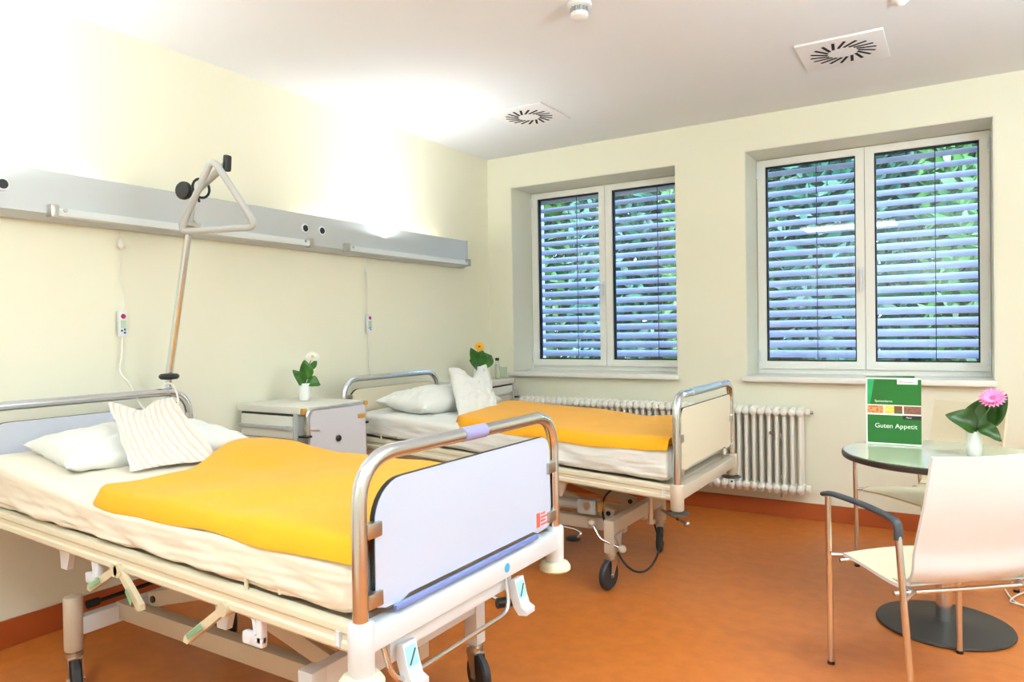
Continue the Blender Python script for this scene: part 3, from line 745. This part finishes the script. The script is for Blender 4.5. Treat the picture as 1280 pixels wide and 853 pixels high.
# ------------------------------------------------------------------ pillows
def pillow(name, c4, th, m, lab, cat, group, seed, pinch=.07, notch=0, notch_u=.5, N=40, pw=.45, wr=1.0):
    BL, BR, TR, TL = [V(p) for p in c4]
    n = ((BR-BL).cross(TL-BL)+(TR-BR).cross(TR-TL)).normalized()
    if n.z < 0 and abs(n.z) > .2: n = -n
    b = MB(); bm = b.bm; W_ = (BR-BL).length
    def pt(u, v, side):
        U, Vv = 2*u-1, 2*v-1
        uu = .5+U*.5*(1-pinch*(1-Vv*Vv)); vv = .5+Vv*.5*(1-pinch*(1-U*U))
        if notch and v > .3:
            k = math.exp(-((u-notch_u)/.20)**2); vv -= notch*k*((v-.3)/.7)**2
        p = BL.lerp(BR, uu).lerp(TL.lerp(TR, uu), vv)
        e = max(0, (1-U**2)*(1-Vv**2))**pw
        wv = 1+.10*wr*nz((u*3, v*3, 0), 1.5, seed)
        if notch: wv *= 1-.35*math.exp(-((u-notch_u)/.12)**2)*max(0, v-.4)
        w3 = .012*wr*nz((u*4, v*4, side), 2.2, seed+5)+.008*wr*nz((u*9, v*9, side), 2.5, seed+9)
        return p+n*side*(th*e*wv)+n*w3*min(1, e*3)
    uvl = bm.loops.layers.uv.new('UVMap')
    g = {}
    for side in (1, -1):
        for i in range(N+1):
            for j in range(N+1):
                if side == -1 and (i in (0, N) or j in (0, N)): g[side, i, j] = g[1, i, j]
                else: g[side, i, j] = bm.verts.new(pt(i/N, j/N, side))
        for i in range(N):
            for j in range(N):
                ks = [(i, j), (i+1, j), (i+1, j+1), (i, j+1)]
                f = bm.faces.new([g[(side,)+k] for k in ks])
                for l, k in zip(f.loops, ks): l[uvl].uv = (k[0]/N, k[1]/N)
    c = (BL+BR+TR+TL)/4
    return single(name, b, m, lab, cat, c, group, smooth=80)
pillow('pillow', [(-2.64, 1.285, .862), (-2.66, 2.09, .848), (-3.10, 2.06, .90), (-3.08, 1.335, .905)], .085, 'linen', 'large white pillow lying at the head of the near bed, behind the striped cushion', 'pillow', 'large bed pillows', 1)
pillow('pillow', [(-2.66, 3.29, .865), (-2.62, 4.08, .85), (-3.10, 4.10, .90), (-3.02, 3.245, .90)], .09, 'linen', 'large white pillow lying at the head of the far bed, behind the plain cushion', 'pillow', 'large bed pillows', 2)
pillow('cushion', [(-2.55, 1.46, .825), (-2.48, 1.80, .815), (-2.86, 1.825, 1.055), (-2.84, 1.54, 1.062)], .065, 'stripe', 'cream striped cushion with a dented top edge, propped on the near bed', 'cushion', 'small cushions', 3, notch=.13, notch_u=.40, pw=.5)
pillow('cushion', [(-2.50, 3.41, .80), (-2.44, 3.76, .785), (-2.74, 4.06, 1.09), (-2.78, 3.68, 1.085)], .06, 'linen', 'plain white cushion with two pointed ears, standing on the far bed', 'cushion', 'small cushions', 4, notch=.26, notch_u=.5, pinch=.05)

# ------------------------------------------------------------------ trapeze pole
t = thing('bed_trapeze', 'chrome trapeze pole with grey arm rising from the head of the near bed', 'trapeze pole', (-3.27, 2.07, .5))
b = MB(); b.tube([(-3.275, 2.068, .50), (-3.275, 2.068, .95), (-3.262, 2.07, 1.13), (-3.075, 2.07, 1.835)], .017, 18); obj('pole', b, 'chrome', t)
b = MB(); b.lathe((-3.262, 2.07, 1.105), [(.018, 0), (.038, .002), (.046, .010), (.046, .020), (.038, .028), (.018, .03)], 24); obj('collar_knob', b, 'black', t)
b = MB(); b.cyl((-3.27, 2.07, 1.045), (-3.27, 2.07, 1.06), .028, 20); b.cyl((-3.27, 2.02, .985), (-3.27, 2.12, .985), .006, 10); obj('clamp', b, 'black', t)
b = MB(); b.tube(rpath([(-3.078, 2.07, 1.825), (-3.045, 2.07, 1.95), (-3.0, 2.07, 2.0), (-2.775, 2.06, 2.087)], .06, 8), .0125, 18, flat=1.5, upv=(0, 0, 1)); ar = obj('arm', b, 'greymetal', t)
b = MB(); b.box((-2.785, 2.042, 2.05), (-2.76, 2.078, 2.125), bev=.012, rot=Matrix.Rotation(.1, 3, 'Y')); obj('end_cap', b, 'black', ar)
b = MB(); b.cyl((-3.085, 2.07, 1.81), (-3.07, 2.07, 1.865), .026, 20); b.box((-3.10, 2.03, 1.83), (-3.04, 2.11, 1.85), bev=.004); obj('joint_clamp', b, 'steel', t)
b = MB(); b.lathe((-3.04, 2.035, 1.99), [(.001, 0), (.038, 0), (.042, .01), (.042, .022), (.036, .03), (.001, .03)], 24, axis=(.3, -1, 0)); obj('reel_knob', b, 'black', t)
b = MB(); b.tube([V((-2.95, 2.05, 1.995))+V((0, .036*math.sin(a), .036*math.cos(a)))*1.2 for a in [2*PI*i/20 for i in range(20)]], .006, 8, closed=True); b.tube(smoothpath([(-2.96, 2.05, 2.04), (-2.955, 2.03, 1.98), (-2.95, 2.04, 1.93)], 6), .008, 8, flat=.4); obj('strap', b, 'black', t)
b = MB()
cc = [V((-2.80, 2.005, 2.105)), V((-2.66, 2.125, 1.80)), V((-3.03, 1.99, 1.795))]
tri = []
for i in range(3):
    a, q, c = cc[i-1], cc[i], cc[(i+1) % 3]; d1 = (a-q).normalized()*.05; d2 = (c-q).normalized()*.05
    for k in range(7):
        s = k/6; tri.append((q+d1)*(1-s)**2+q*2*s*(1-s)+(q+d2)*s*s)
b.tube(tri, .0155, 14, closed=True)
single('trapeze_handle', b, 'greymetal', 'grey triangular grab handle hanging from the trapeze arm over near bed', 'grab handle', (-2.9, 2.03, 1.9), smooth=80)

# ------------------------------------------------------------------ bedside cabinets
def cabinet(M4, lab):
    # local: front faces -Y, top z .935, width x 0..0.5, depth y 0..0.46; M4 places it
    r = thing('bedside_cabinet', lab, 'bedside cabinet', (0, 0, 0), 'bedside cabinets')
    b = MB(); b.box((0, 0, .895), (.50, .46, .932), bev=.004); obj('top_board', b, 'nswhite', r)
    b = MB(); b.box((.012, .012, .12), (.03, .45, .895)); b.box((.46, .012, .12), (.478, .45, .895)); b.box((.012, .43, .12), (.478, .45, .895))
    b.box((.012, .012, .12), (.478, .45, .14)); b.box((.03, .02, .50), (.46, .44, .515)); b.box((.03, .02, .745), (.46, .44, .755)); obj('carcass', b, 'nswhite', r, smooth=0)
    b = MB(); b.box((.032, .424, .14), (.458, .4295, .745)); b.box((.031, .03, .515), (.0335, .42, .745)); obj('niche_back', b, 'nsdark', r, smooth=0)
    b = MB(); b.box((.036, -.002, .762), (.45, .016, .882), bev=.004); dr = obj('drawer', b, 'nswhite', r)
    b = MB(); b.box((.03, -.020, .812), (.43, -.002, .828), bev=.004); b.box((.40, -.022, .808), (.445, -.002, .832), bev=.006); obj('drawer_handle', b, 'greymetal', dr)
    b = MB(); b.box((.032, .004, .882), (.458, .012, .893)); b.box((.03, .004, .76), (.036, .012, .89)); obj('shadow_gap', b, 'black', r, smooth=0)
    b = MB(); b.box((.036, -.002, .15), (.45, .016, .49), bev=.004); dd = obj('cabinet_door', b, 'nswhite', r)
    b = MB(); b.box((.30, -.02, .43), (.43, -.002, .448), bev=.004); obj('door_handle', b, 'greymetal', dd)
    b = MB(); b.box((.455, -.004, .12), (.482, .014, .90), bev=.003); obj('corner_post', b, 'greymetal', r)
    # fold-down tray at the +X side
    P_ = [(.03, .33), (.03, .87)]
    for i in range(1, 7): a = PI-PI/2*i/6; P_.append((.07+.04*math.cos(a), .87+.04*math.sin(a)))
    P_ += [(.435, .91), (.44, .905), (.44, .33)]
    b = MB(); b.prism([(.53, p[0], p[1]) for p in P_], (.016, 0, 0)); tr = obj('folding_tray', b, 'nsgrey', r, smooth=30)
    b = MB(); b.lathe((.546, .225, .745), [(.001, 0), (.015, 0), (.018, .008), (.014, .014), (.001, .015)], 24, axis=(1, 0, 0)); obj('tray_knob', b, 'black', tr)
    b = MB(); b.tube(rpath([(.535, .02, .77), (.535, .02, .92), (.535, .45, .92)], .04, 6), .0095, 12); b.tube([(.535, .45, .92), (.535, .452, .30)], .007, 10); obj('tray_rail', b, 'chrome', tr)
    b = MB(); b.box((.50, -.01, .775), (.56, .03, .785)); b.box((.53, .445, .80), (.55, .462, .812)); obj('tray_stop', b, 'black', tr)
    b = MB(); b.cyl((.535, .02, .79), (.535, .02, .84), .017, 14); b.cyl((.535, .0, .815), (.56, .08, .808), .005, 8); obj('tray_clamp', b, 'steel', tr)
    b = MB(); b.box((.50, .005, .895), (.525, .03, .925)); b.box((.525, .435, .905), (.55, .46, .93), bev=.003); b.box((.542, .38, .835), (.552, .435, .86), bev=.003); obj('tray_clip', b, 'orange', tr)
    b = MB(); b.box((.482, .02, .30), (.53, .05, .33)); b.box((.482, .41, .30), (.53, .44, .33)); b.box((.482, .04, .80), (.53, .07, .83)); obj('tray_arm', b, 'greymetal', tr)
    for x in (.05, .44):
        for y in (.05, .41):
            b = MB(); b.cyl((x, y, .12), (x, y, .07), .012, 10); b.cyl((x-.012, y+.01, .035), (x+.012, y+.01, .035), .035, 20); b.box((x-.016, y-.01, .05), (x+.016, y+.02, .078), bev=.003); obj('caster', b, 'black', r)
    r.matrix_world = M4
    return r
cabinet(Matrix.Translation((-3.42, 2.575, 0)), 'off white bedside cabinet with grey folding tray, between the two beds')
cabinet(Matrix.Translation((-2.985, 4.425, 0)) @ Matrix.Rotation(math.radians(97), 4, 'Z') @ Matrix.Scale(1, 4), 'off white bedside cabinet in the room corner, left of the radiator')

# ------------------------------------------------------------------ flowers, vases, bottle
def leaf(b, root, tip, width, face, bend=.2, fold=.25):
    root, tip, face = V(root), V(tip), V(face).normalized(); d = tip-root; L = d.length; d.normalize()
    s = d.cross(face).normalized(); n = s.cross(d)
    def f(u, v):
        w_ = width*math.sin(PI*min(1, u**.75))**.8*(1 if u < .97 else .5)+.0006; q = (v-.5)*2
        return root+d*L*u+n*(bend*L*math.sin(u*PI)*.5)+s*w_*.5*q+n*abs(q)*w_*fold+n*.004*math.sin(u*9+q*3)
    g, _ = b.grid(f, 14, 6)
    b.grid(lambda u, v: f(u, v)-n*.0012, 14, 6)
def bloom(root, c, axis, r, n, m1, m2, parent, layers=2):
    ax = V(axis).normalized(); q = V((0, 0, 1)).rotation_difference(ax); c = V(c)
    b = MB()
    for l in range(layers):
        rr = r*(1-.22*l)
        for k in range(n):
            a = 2*PI*(k+.5*l)/n; wd = 2*PI*rr/n*.55
            def f(u, v):
                x = rr*(.22+.78*u); y = wd*(v-.5)*2*.5*math.sin(PI*min(1, .15+u*.8))*1.6; z = (.004+.004*l)+.010*u*(1+l)*(r/.05)-.004*u*u+.002*math.cos((v-.5)*PI)
                p = V((x*math.cos(a)-y*math.sin(a), x*math.sin(a)+y*math.cos(a), z)); return c+q @ p
            b.grid(f, 5, 3)
    fl = obj('petals', b, m1, parent, smooth=80)
    b = MB(); b.lathe(c, [(.001, -.004), (r*.28, 0), (r*.3, .008), (r*.2, .013), (.001, .012)], 16, axis=ax); obj('flower_centre', b, m2, parent)
def vase(c, r, h, lab):
    b = MB(); b.lathe(c, [(r*.8, 0), (r*.95, .004), (r, h*.35), (r*.96, h*.8), (r*1.0, h), (r*.9, h), (r*.86, h*.8), (r*.85, .012), (.002, .010)], 32)
    return single('vase', b, 'vase', lab, 'vase', c, 'small white flower vases', smooth=60)
# table: pink gerbera
tc = (.06, 3.62, .752)
vase(tc, .030, .105, 'small white vase holding the pink flower on the round table')
t = thing('cut_flower', 'pink gerbera with large dark green leaves in the vase on round table', 'flower', (.06, 3.62, .77))
b = MB(); b.tube(smoothpath([(.06, 3.62, .775), (.07, 3.62, .87), (.11, 3.615, .95), (.135, 3.60, .99)], 6), .003, 8); obj('stem', b, 'stem', t)
bloom(None, (.125, 3.565, 1.0), (-.15, -.75, .75), .052, 20, 'pink', 'pinkd', t)
for (rt_, tp, wd, fc, bn) in (((.07, 3.615, .86), (-.045, 3.60, .925), .085, (.3, -.8, .55), .25), ((.07, 3.63, .86), (.10, 3.64, 1.0), .10, (-.2, -1, .1), -.1), ((.075, 3.61, .87), (.175, 3.63, 1.02), .09, (-.3, -1, .2), -.2), ((.075, 3.605, .875), (.155, 3.58, .825), .05, (0, -.8, .6), .3)):
    b = MB(); leaf(b, rt_, tp, wd*1.2, fc, bn); obj('leaf', b, 'leaf2', t, smooth=80)
# cabinet 1
vc = (-3.19, 2.855, .934)
vase(vc, .032, .10, 'small white vase on the bedside cabinet between the beds')
t = thing('cut_flower', 'white flower with green leaves in the vase between the beds', 'flower', (-3.19, 2.855, .95))
b = MB(); b.tube(smoothpath([(-3.19, 2.855, .95), (-3.19, 2.865, 1.04), (-3.19, 2.885, 1.12), (-3.185, 2.905, 1.17)], 6), .003, 8)
b.tube([(-3.19, 2.885, 1.10), (-3.185, 2.925, 1.15)], .002, 6); b.sph((-3.184, 2.928, 1.155), .007); obj('stem', b, 'stem', t)
bloom(None, (-3.175, 2.905, 1.178), (.5, -.35, .8), .042, 16, 'petalw', 'petaly', t)
for (rt_, tp, wd, fc, bn) in (((-3.19, 2.85, 1.03), (-3.17, 2.755, 1.115), .055, (.8, -.5, .2), .15), ((-3.19, 2.86, 1.05), (-3.17, 2.84, 1.17), .07, (.9, -.4, .1), .05), ((-3.185, 2.865, 1.035), (-3.14, 2.93, 1.02), .06, (.7, -.5, .6), .3), ((-3.185, 2.89, 1.11), (-3.17, 2.935, 1.16), .03, (.8, -.5, .2), .1)):
    b = MB(); leaf(b, rt_, tp, wd*1.2, fc, bn); obj('leaf', b, 'leaf', t, smooth=80)
# cabinet 2
vc = (-3.19, 4.61, .934)
vase(vc, .036, .11, 'small white vase on the corner cabinet, behind the far bed')
t = thing('cut_flower', 'yellow gerbera with red-brown centre and green leaves in the corner', 'flower', (-3.19, 4.61, .95))
b = MB(); b.tube(smoothpath([(-3.19, 4.61, .96), (-3.19, 4.61, 1.06), (-3.185, 4.60, 1.17)], 6), .003, 8); obj('stem', b, 'stem', t)
bloom(None, (-3.165, 4.595, 1.195), (.6, -.7, .35), .042, 18, 'petaly', 'petalo', t)
for (rt_, tp, wd, fc, bn) in (((-3.19, 4.60, 1.04), (-3.15, 4.44, 1.10), .08, (.7, -.7, .2), .15), ((-3.19, 4.60, 1.06), (-3.2, 4.53, 1.19), .07, (.7, -.7, .1), .05), ((-3.185, 4.61, 1.04), (-3.15, 4.75, 1.12), .11, (.6, -.7, .3), .15), ((-3.19, 4.61, 1.05), (-3.17, 4.65, 1.17), .08, (.6, -.8, .1), .1)):
    b = MB(); leaf(b, rt_, tp, wd*1.2, fc, bn); obj('leaf', b, 'leaf', t, smooth=80)
t = thing('bottle', 'slim clear bottle with black cap beside the corner vase', 'bottle', (-3.12, 4.78, .934))
b = MB(); b.lathe((-3.12, 4.78, .934), [(.001, 0), (.019, .001), (.02, .01), (.02, .105), (.012, .13), (.0105, .15), (.001, .151)], 24); obj('body', b, 'bottle', t, smooth=60)
b = MB(); b.lathe((-3.12, 4.78, 1.08), [(.013, 0), (.016, .002), (.016, .022), (.001, .023)], 20); obj('cap', b, 'black', t)
b = MB(); b.lathe((-3.14, 4.90, .934), [(.001, 0), (.027, 0), (.032, .09), (.0305, .09), (.025, .005), (.001, .005)], 28)
single('drinking_glass', b, 'bottle', 'clear drinking glass on the corner cabinet, beside the window sill', 'glass', (-3.14, 4.90, .934), smooth=60)

# ------------------------------------------------------------------ table
tx, ty = -.056, 3.62
t = thing('round_table', 'round bistro table with pale top, dark rim and heavy black disc base', 'table', (tx, ty, 0))
b = MB(); b.lathe((tx, ty, .748), [(.001, 0), (.392, 0), (.392, .0035), (.001, .0035)], 80); obj('table_top', b, 'tabletop', t, smooth=30)
b = MB(); b.lathe((tx, ty, .72), [(.001, 0), (.38, 0), (.397, .006), (.40, .014), (.40, .026), (.396, .0295), (.001, .0295)], 80); obj('table_edge', b, 'tabledark', t, smooth=30)
b = MB(); b.cyl((tx, ty, .012), (tx, ty, .722), .032, 32); obj('column', b, 'chrome', t)
b = MB(); b.lathe((tx, ty, .702), [(.03, 0), (.12, .012), (.12, .018), (.001, .018)], 32); obj('top_flange', b, 'black', t)
b = MB(); b.lathe((tx, ty, 0), [(.001, 0), (.26, 0), (.265, .005), (.262, .012), (.05, .022), (.034, .028), (.001, .028)], 72); obj('table_base', b, 'basedark', t, smooth=30)

# ------------------------------------------------------------------ chairs (local: forward +Y, floor z 0)
def chair(lab, loc, rot, topz, rec, shellm, seatm, tw):
    r = thing('armchair', lab, 'chair', (0, 0, 0), 'visitor chairs at the round table')
    hw = .275
    for s in (-1, 1):
        x = s*hw
        b = MB(); b.tube([(x, .225, .008), (x, .235, .655)], .0115, 16); lg = obj('leg', b, 'chrome', r)
        b = MB(); b.cyl((x, .225, 0), (x, .225, .012), .0135, 14); obj('glide', b, 'black', lg)
        b = MB(); b.tube([(x*.97, -.235, .008), (x, -.175, .62)], .0115, 16); lg = obj('leg', b, 'chrome', r)
        b = MB(); b.cyl((x*.97, -.235, 0), (x*.97, -.235, .012), .0135, 14); obj('glide', b, 'black', lg)
        b = MB(); b.tube(smoothpath([(x, -.177, .60), (x, -.175, .64), (x, -.15, .662), (x, 0, .672), (x, .2, .668), (x, .265, .655)], 6), .016, 14, flat=.62, upv=(0, -1, .3)); obj('armrest', b, 'armgrey', r)
        b = MB(); b.tube([(x, .23, .425), (x*.82, .20, .43), (x*.75, -.16, .415), (x, -.2, .40)], .008, 10); obj('seat_bracket', b, 'chrome', r)
    b = MB(); b.tube([(-hw, .16, .425), (hw, .16, .425)], .008, 10); b.tube([(-hw, -.15, .41), (hw, -.15, .41)], .009, 10); obj('cross_bar', b, 'chrome', r)
    # one-piece shell: profile from seat front to back top
    prof = smoothpath([(.225, .437), (.19, .45), (.06, .447), (-.08, .437), (-.15, .443), (-.185, .475), (-.20, .56), (-.215, .70), (-.19-rec, topz)], 6)
    prof = [(p[0], p[1]) for p in [(q[0], q[1]) for q in smoothpath([V((a, c, 0)) for a, c in [(.225, .437), (.19, .45), (.06, .447), (-.08, .435), (-.15, .442), (-.187, .478), (-.195, .56), (-.20-rec*.5, .72), (-.19-rec, topz)]], 6)]]
    n = len(prof)-1
    def width(k):
        u = k/n
        return .235 if u < .3 else (.235-.02*min(1, (u-.3)/.2)) if u < .55 else .215+.008*math.sin((u-.55)/.45*PI)-tw*((u-.55)/.45)**1.3
    def f(k, v, off):
        y, z = prof[k]; a = prof[max(0, k-1)]; c = prof[min(n, k+1)]; t_ = V((0, c[0]-a[0], c[1]-a[1])).normalized(); nn = V((0, t_.z, -t_.y))
        q = (v-.5)*2; dish = .014*q*q
        cornerz = -.0
        return V((q*width(k), y, z))+nn*(off-dish*(1 if k < n*.45 else -.0))+V((0, dish*(2.0 if k > n*.5 else 0), 0))
    for nm, o0, o1, mm in (('shell', -.009, .0, shellm), ('seat_face', .0002, .0028, seatm)):
        b = MB(); A = [[b.bm.verts.new(f(k, j/12, o0)) for j in range(13)] for k in range(n+1)]; B = [[b.bm.verts.new(f(k, j/12, o1)) for j in range(13)] for k in range(n+1)]
        for k in range(n):
            for j in range(12): b.bm.faces.new((A[k][j], A[k+1][j], A[k+1][j+1], A[k][j+1])); b.bm.faces.new((B[k][j], B[k][j+1], B[k+1][j+1], B[k+1][j]))
        for k in range(n):
            for j in (0, 12): b.bm.faces.new((A[k][j], A[k+1][j], B[k+1][j], B[k][j]))
        for j in range(12):
            for k in (0, n): b.bm.faces.new((A[k][j], A[k][j+1], B[k][j+1], B[k][j]))
        obj(nm, b, mm, r, smooth=60)
    r.location = loc; r.rotation_euler = (0, 0, rot)
    return r
def place(A, latd):      # A: front-left-of-view leg foot; lateral direction
    pass
# front chair: legs A (-.424,2.992) and C (-.027,3.315)
l = V((.774, .634, 0)).normalized(); f_ = V((-l.y, l.x, 0)); mid = V((-.424, 2.992, 0))+l*.275-f_*.225
chair('white shell chair with dark grey arms in front of the round table, seen from behind', mid, math.atan2(-f_.x, f_.y), .88, .055, 'chairw', 'chaircream', .03)
# rear chair: legs (-.48,4.28) and lateral (.72,-.69), facing (-.69,-.72)
l = V((.72, -.69, 0)).normalized(); f_ = V((-.69, -.72, 0)).normalized(); mid = V((-.47, 4.285, 0))+l*.275-f_*.225
chair('cream shell chair behind the round table, facing the room under the right window', mid, math.atan2(-f_.x, f_.y), .90, .08, 'chaircream', 'chaircream', .0)

# ------------------------------------------------------------------ menu card
t = thing('menu_card', 'green folded menu card reading Guten Appetit standing on the round table', 'menu', (-.26, 3.79, .752))
cx0, cx1, cyy, cz0, cz1 = -.371, -.141, 3.775, .753, 1.068
b = MB(); b.box((cx0, cyy, cz0), (cx1, cyy+.0012, cz1)); obj('front_cover', b, 'paper', t, smooth=0)
b = MB(); a0 = V((cx0, cyy, 0)); a1 = V((cx1-.03, cyy+.09, 0)); nn = V((-(a1-a0).y, (a1-a0).x, 0)).normalized()*.0012
b.prism([V((a0.x, a0.y, cz0)), V((a1.x, a1.y, cz0)), V((a1.x, a1.y, cz1+.004)), V((a0.x, a0.y, cz1+.004))], nn); obj('back_cover', b, 'cardgreen', t, smooth=0)
y_ = cyy-.0006
def pr(nm, x0, z0, x1, z1, m, d=0): 
    b = MB(); b.box((x0, y_-d, z0), (x1, cyy, z1)); return obj(nm, b, m, t, smooth=0)
mg = .007
pr('upper_print', cx0+mg, .941, cx1, cz1-mg, 'cardgreen'); pr('lower_print', cx0+mg, cz0+.008, cx1, .892, 'cardgreen')
b = MB(); b.prism([(cx0+mg, cyy-.0008, cz1-mg), (cx0+mg+.03, cyy-.0008, cz1-mg), (cx0+mg+.012, cyy-.0008, .941), (cx0+mg, cyy-.0008, .941)], (0, .0006, 0)); obj('light_stripe', b, 'cardgreen2', t, smooth=0)
pr('logo_field', cx1-.098, cz1-.03, cx1-.014, cz1-mg, 'paper', .0004)
for q, (a, c, m) in enumerate(((0, .068, 'foodr'), (.074, .112, 'foody'), (.112, .146, 'foodg'), (.152, .222, 'foodb'))):
    pr('food_picture', cx0+mg+a, .900, cx0+mg+c, .936, m, .0003)
pr('tab_print', cx1-.075, .874, cx1, .893, 'black', .0005)
def tm(x, z, rx=PI/2): return Matrix.Translation((x, cyy-.0014, z)) @ Matrix.Rotation(PI/2, 4, 'X')
text('Guten Appetit', .030, 'txtw', t, tm(cx0+.038, .832), 'lettering_title')
text('Speisenkarte', .0145, 'txtw', t, tm(cx0+.038, .953), 'lettering_subtitle')
text('Menü', .010, 'txtw', t, tm(cx1-.062, .880), 'lettering_tab')
text('H', .016, 'txtm', t, tm(cx1-.088, cz1-.024), 'lettering_logo')
b = MB(); b.box((cx1-.072, cyy-.0016, cz1-.022), (cx1-.03, cyy, cz1-.018)); obj('logo_line', b, 'txtg', t, smooth=0)

# ------------------------------------------------------------------ white cable on the floor at right
b = MB(); b.tube(smoothpath([(.62, 5.15, .35), (.45, 5.0, .05), (.33, 4.6, .006), (.205, 4.28, .012), (.20, 4.18, .006), (.235, 4.05, .006), (.33, 3.95, .006), (.42, 4.05, .006), (.36, 4.28, .008), (.27, 4.22, .010), (.205, 4.07, .008), (.25, 4.02, .012), (.45, 4.02, .006), (.6, 4.2, .006)], 8), .004, 8)
single('power_cable', b, 'cable', 'thin white cable looped on the floor at the right edge, behind front chair', 'cable', (.3, 4.1, 0), smooth=80)
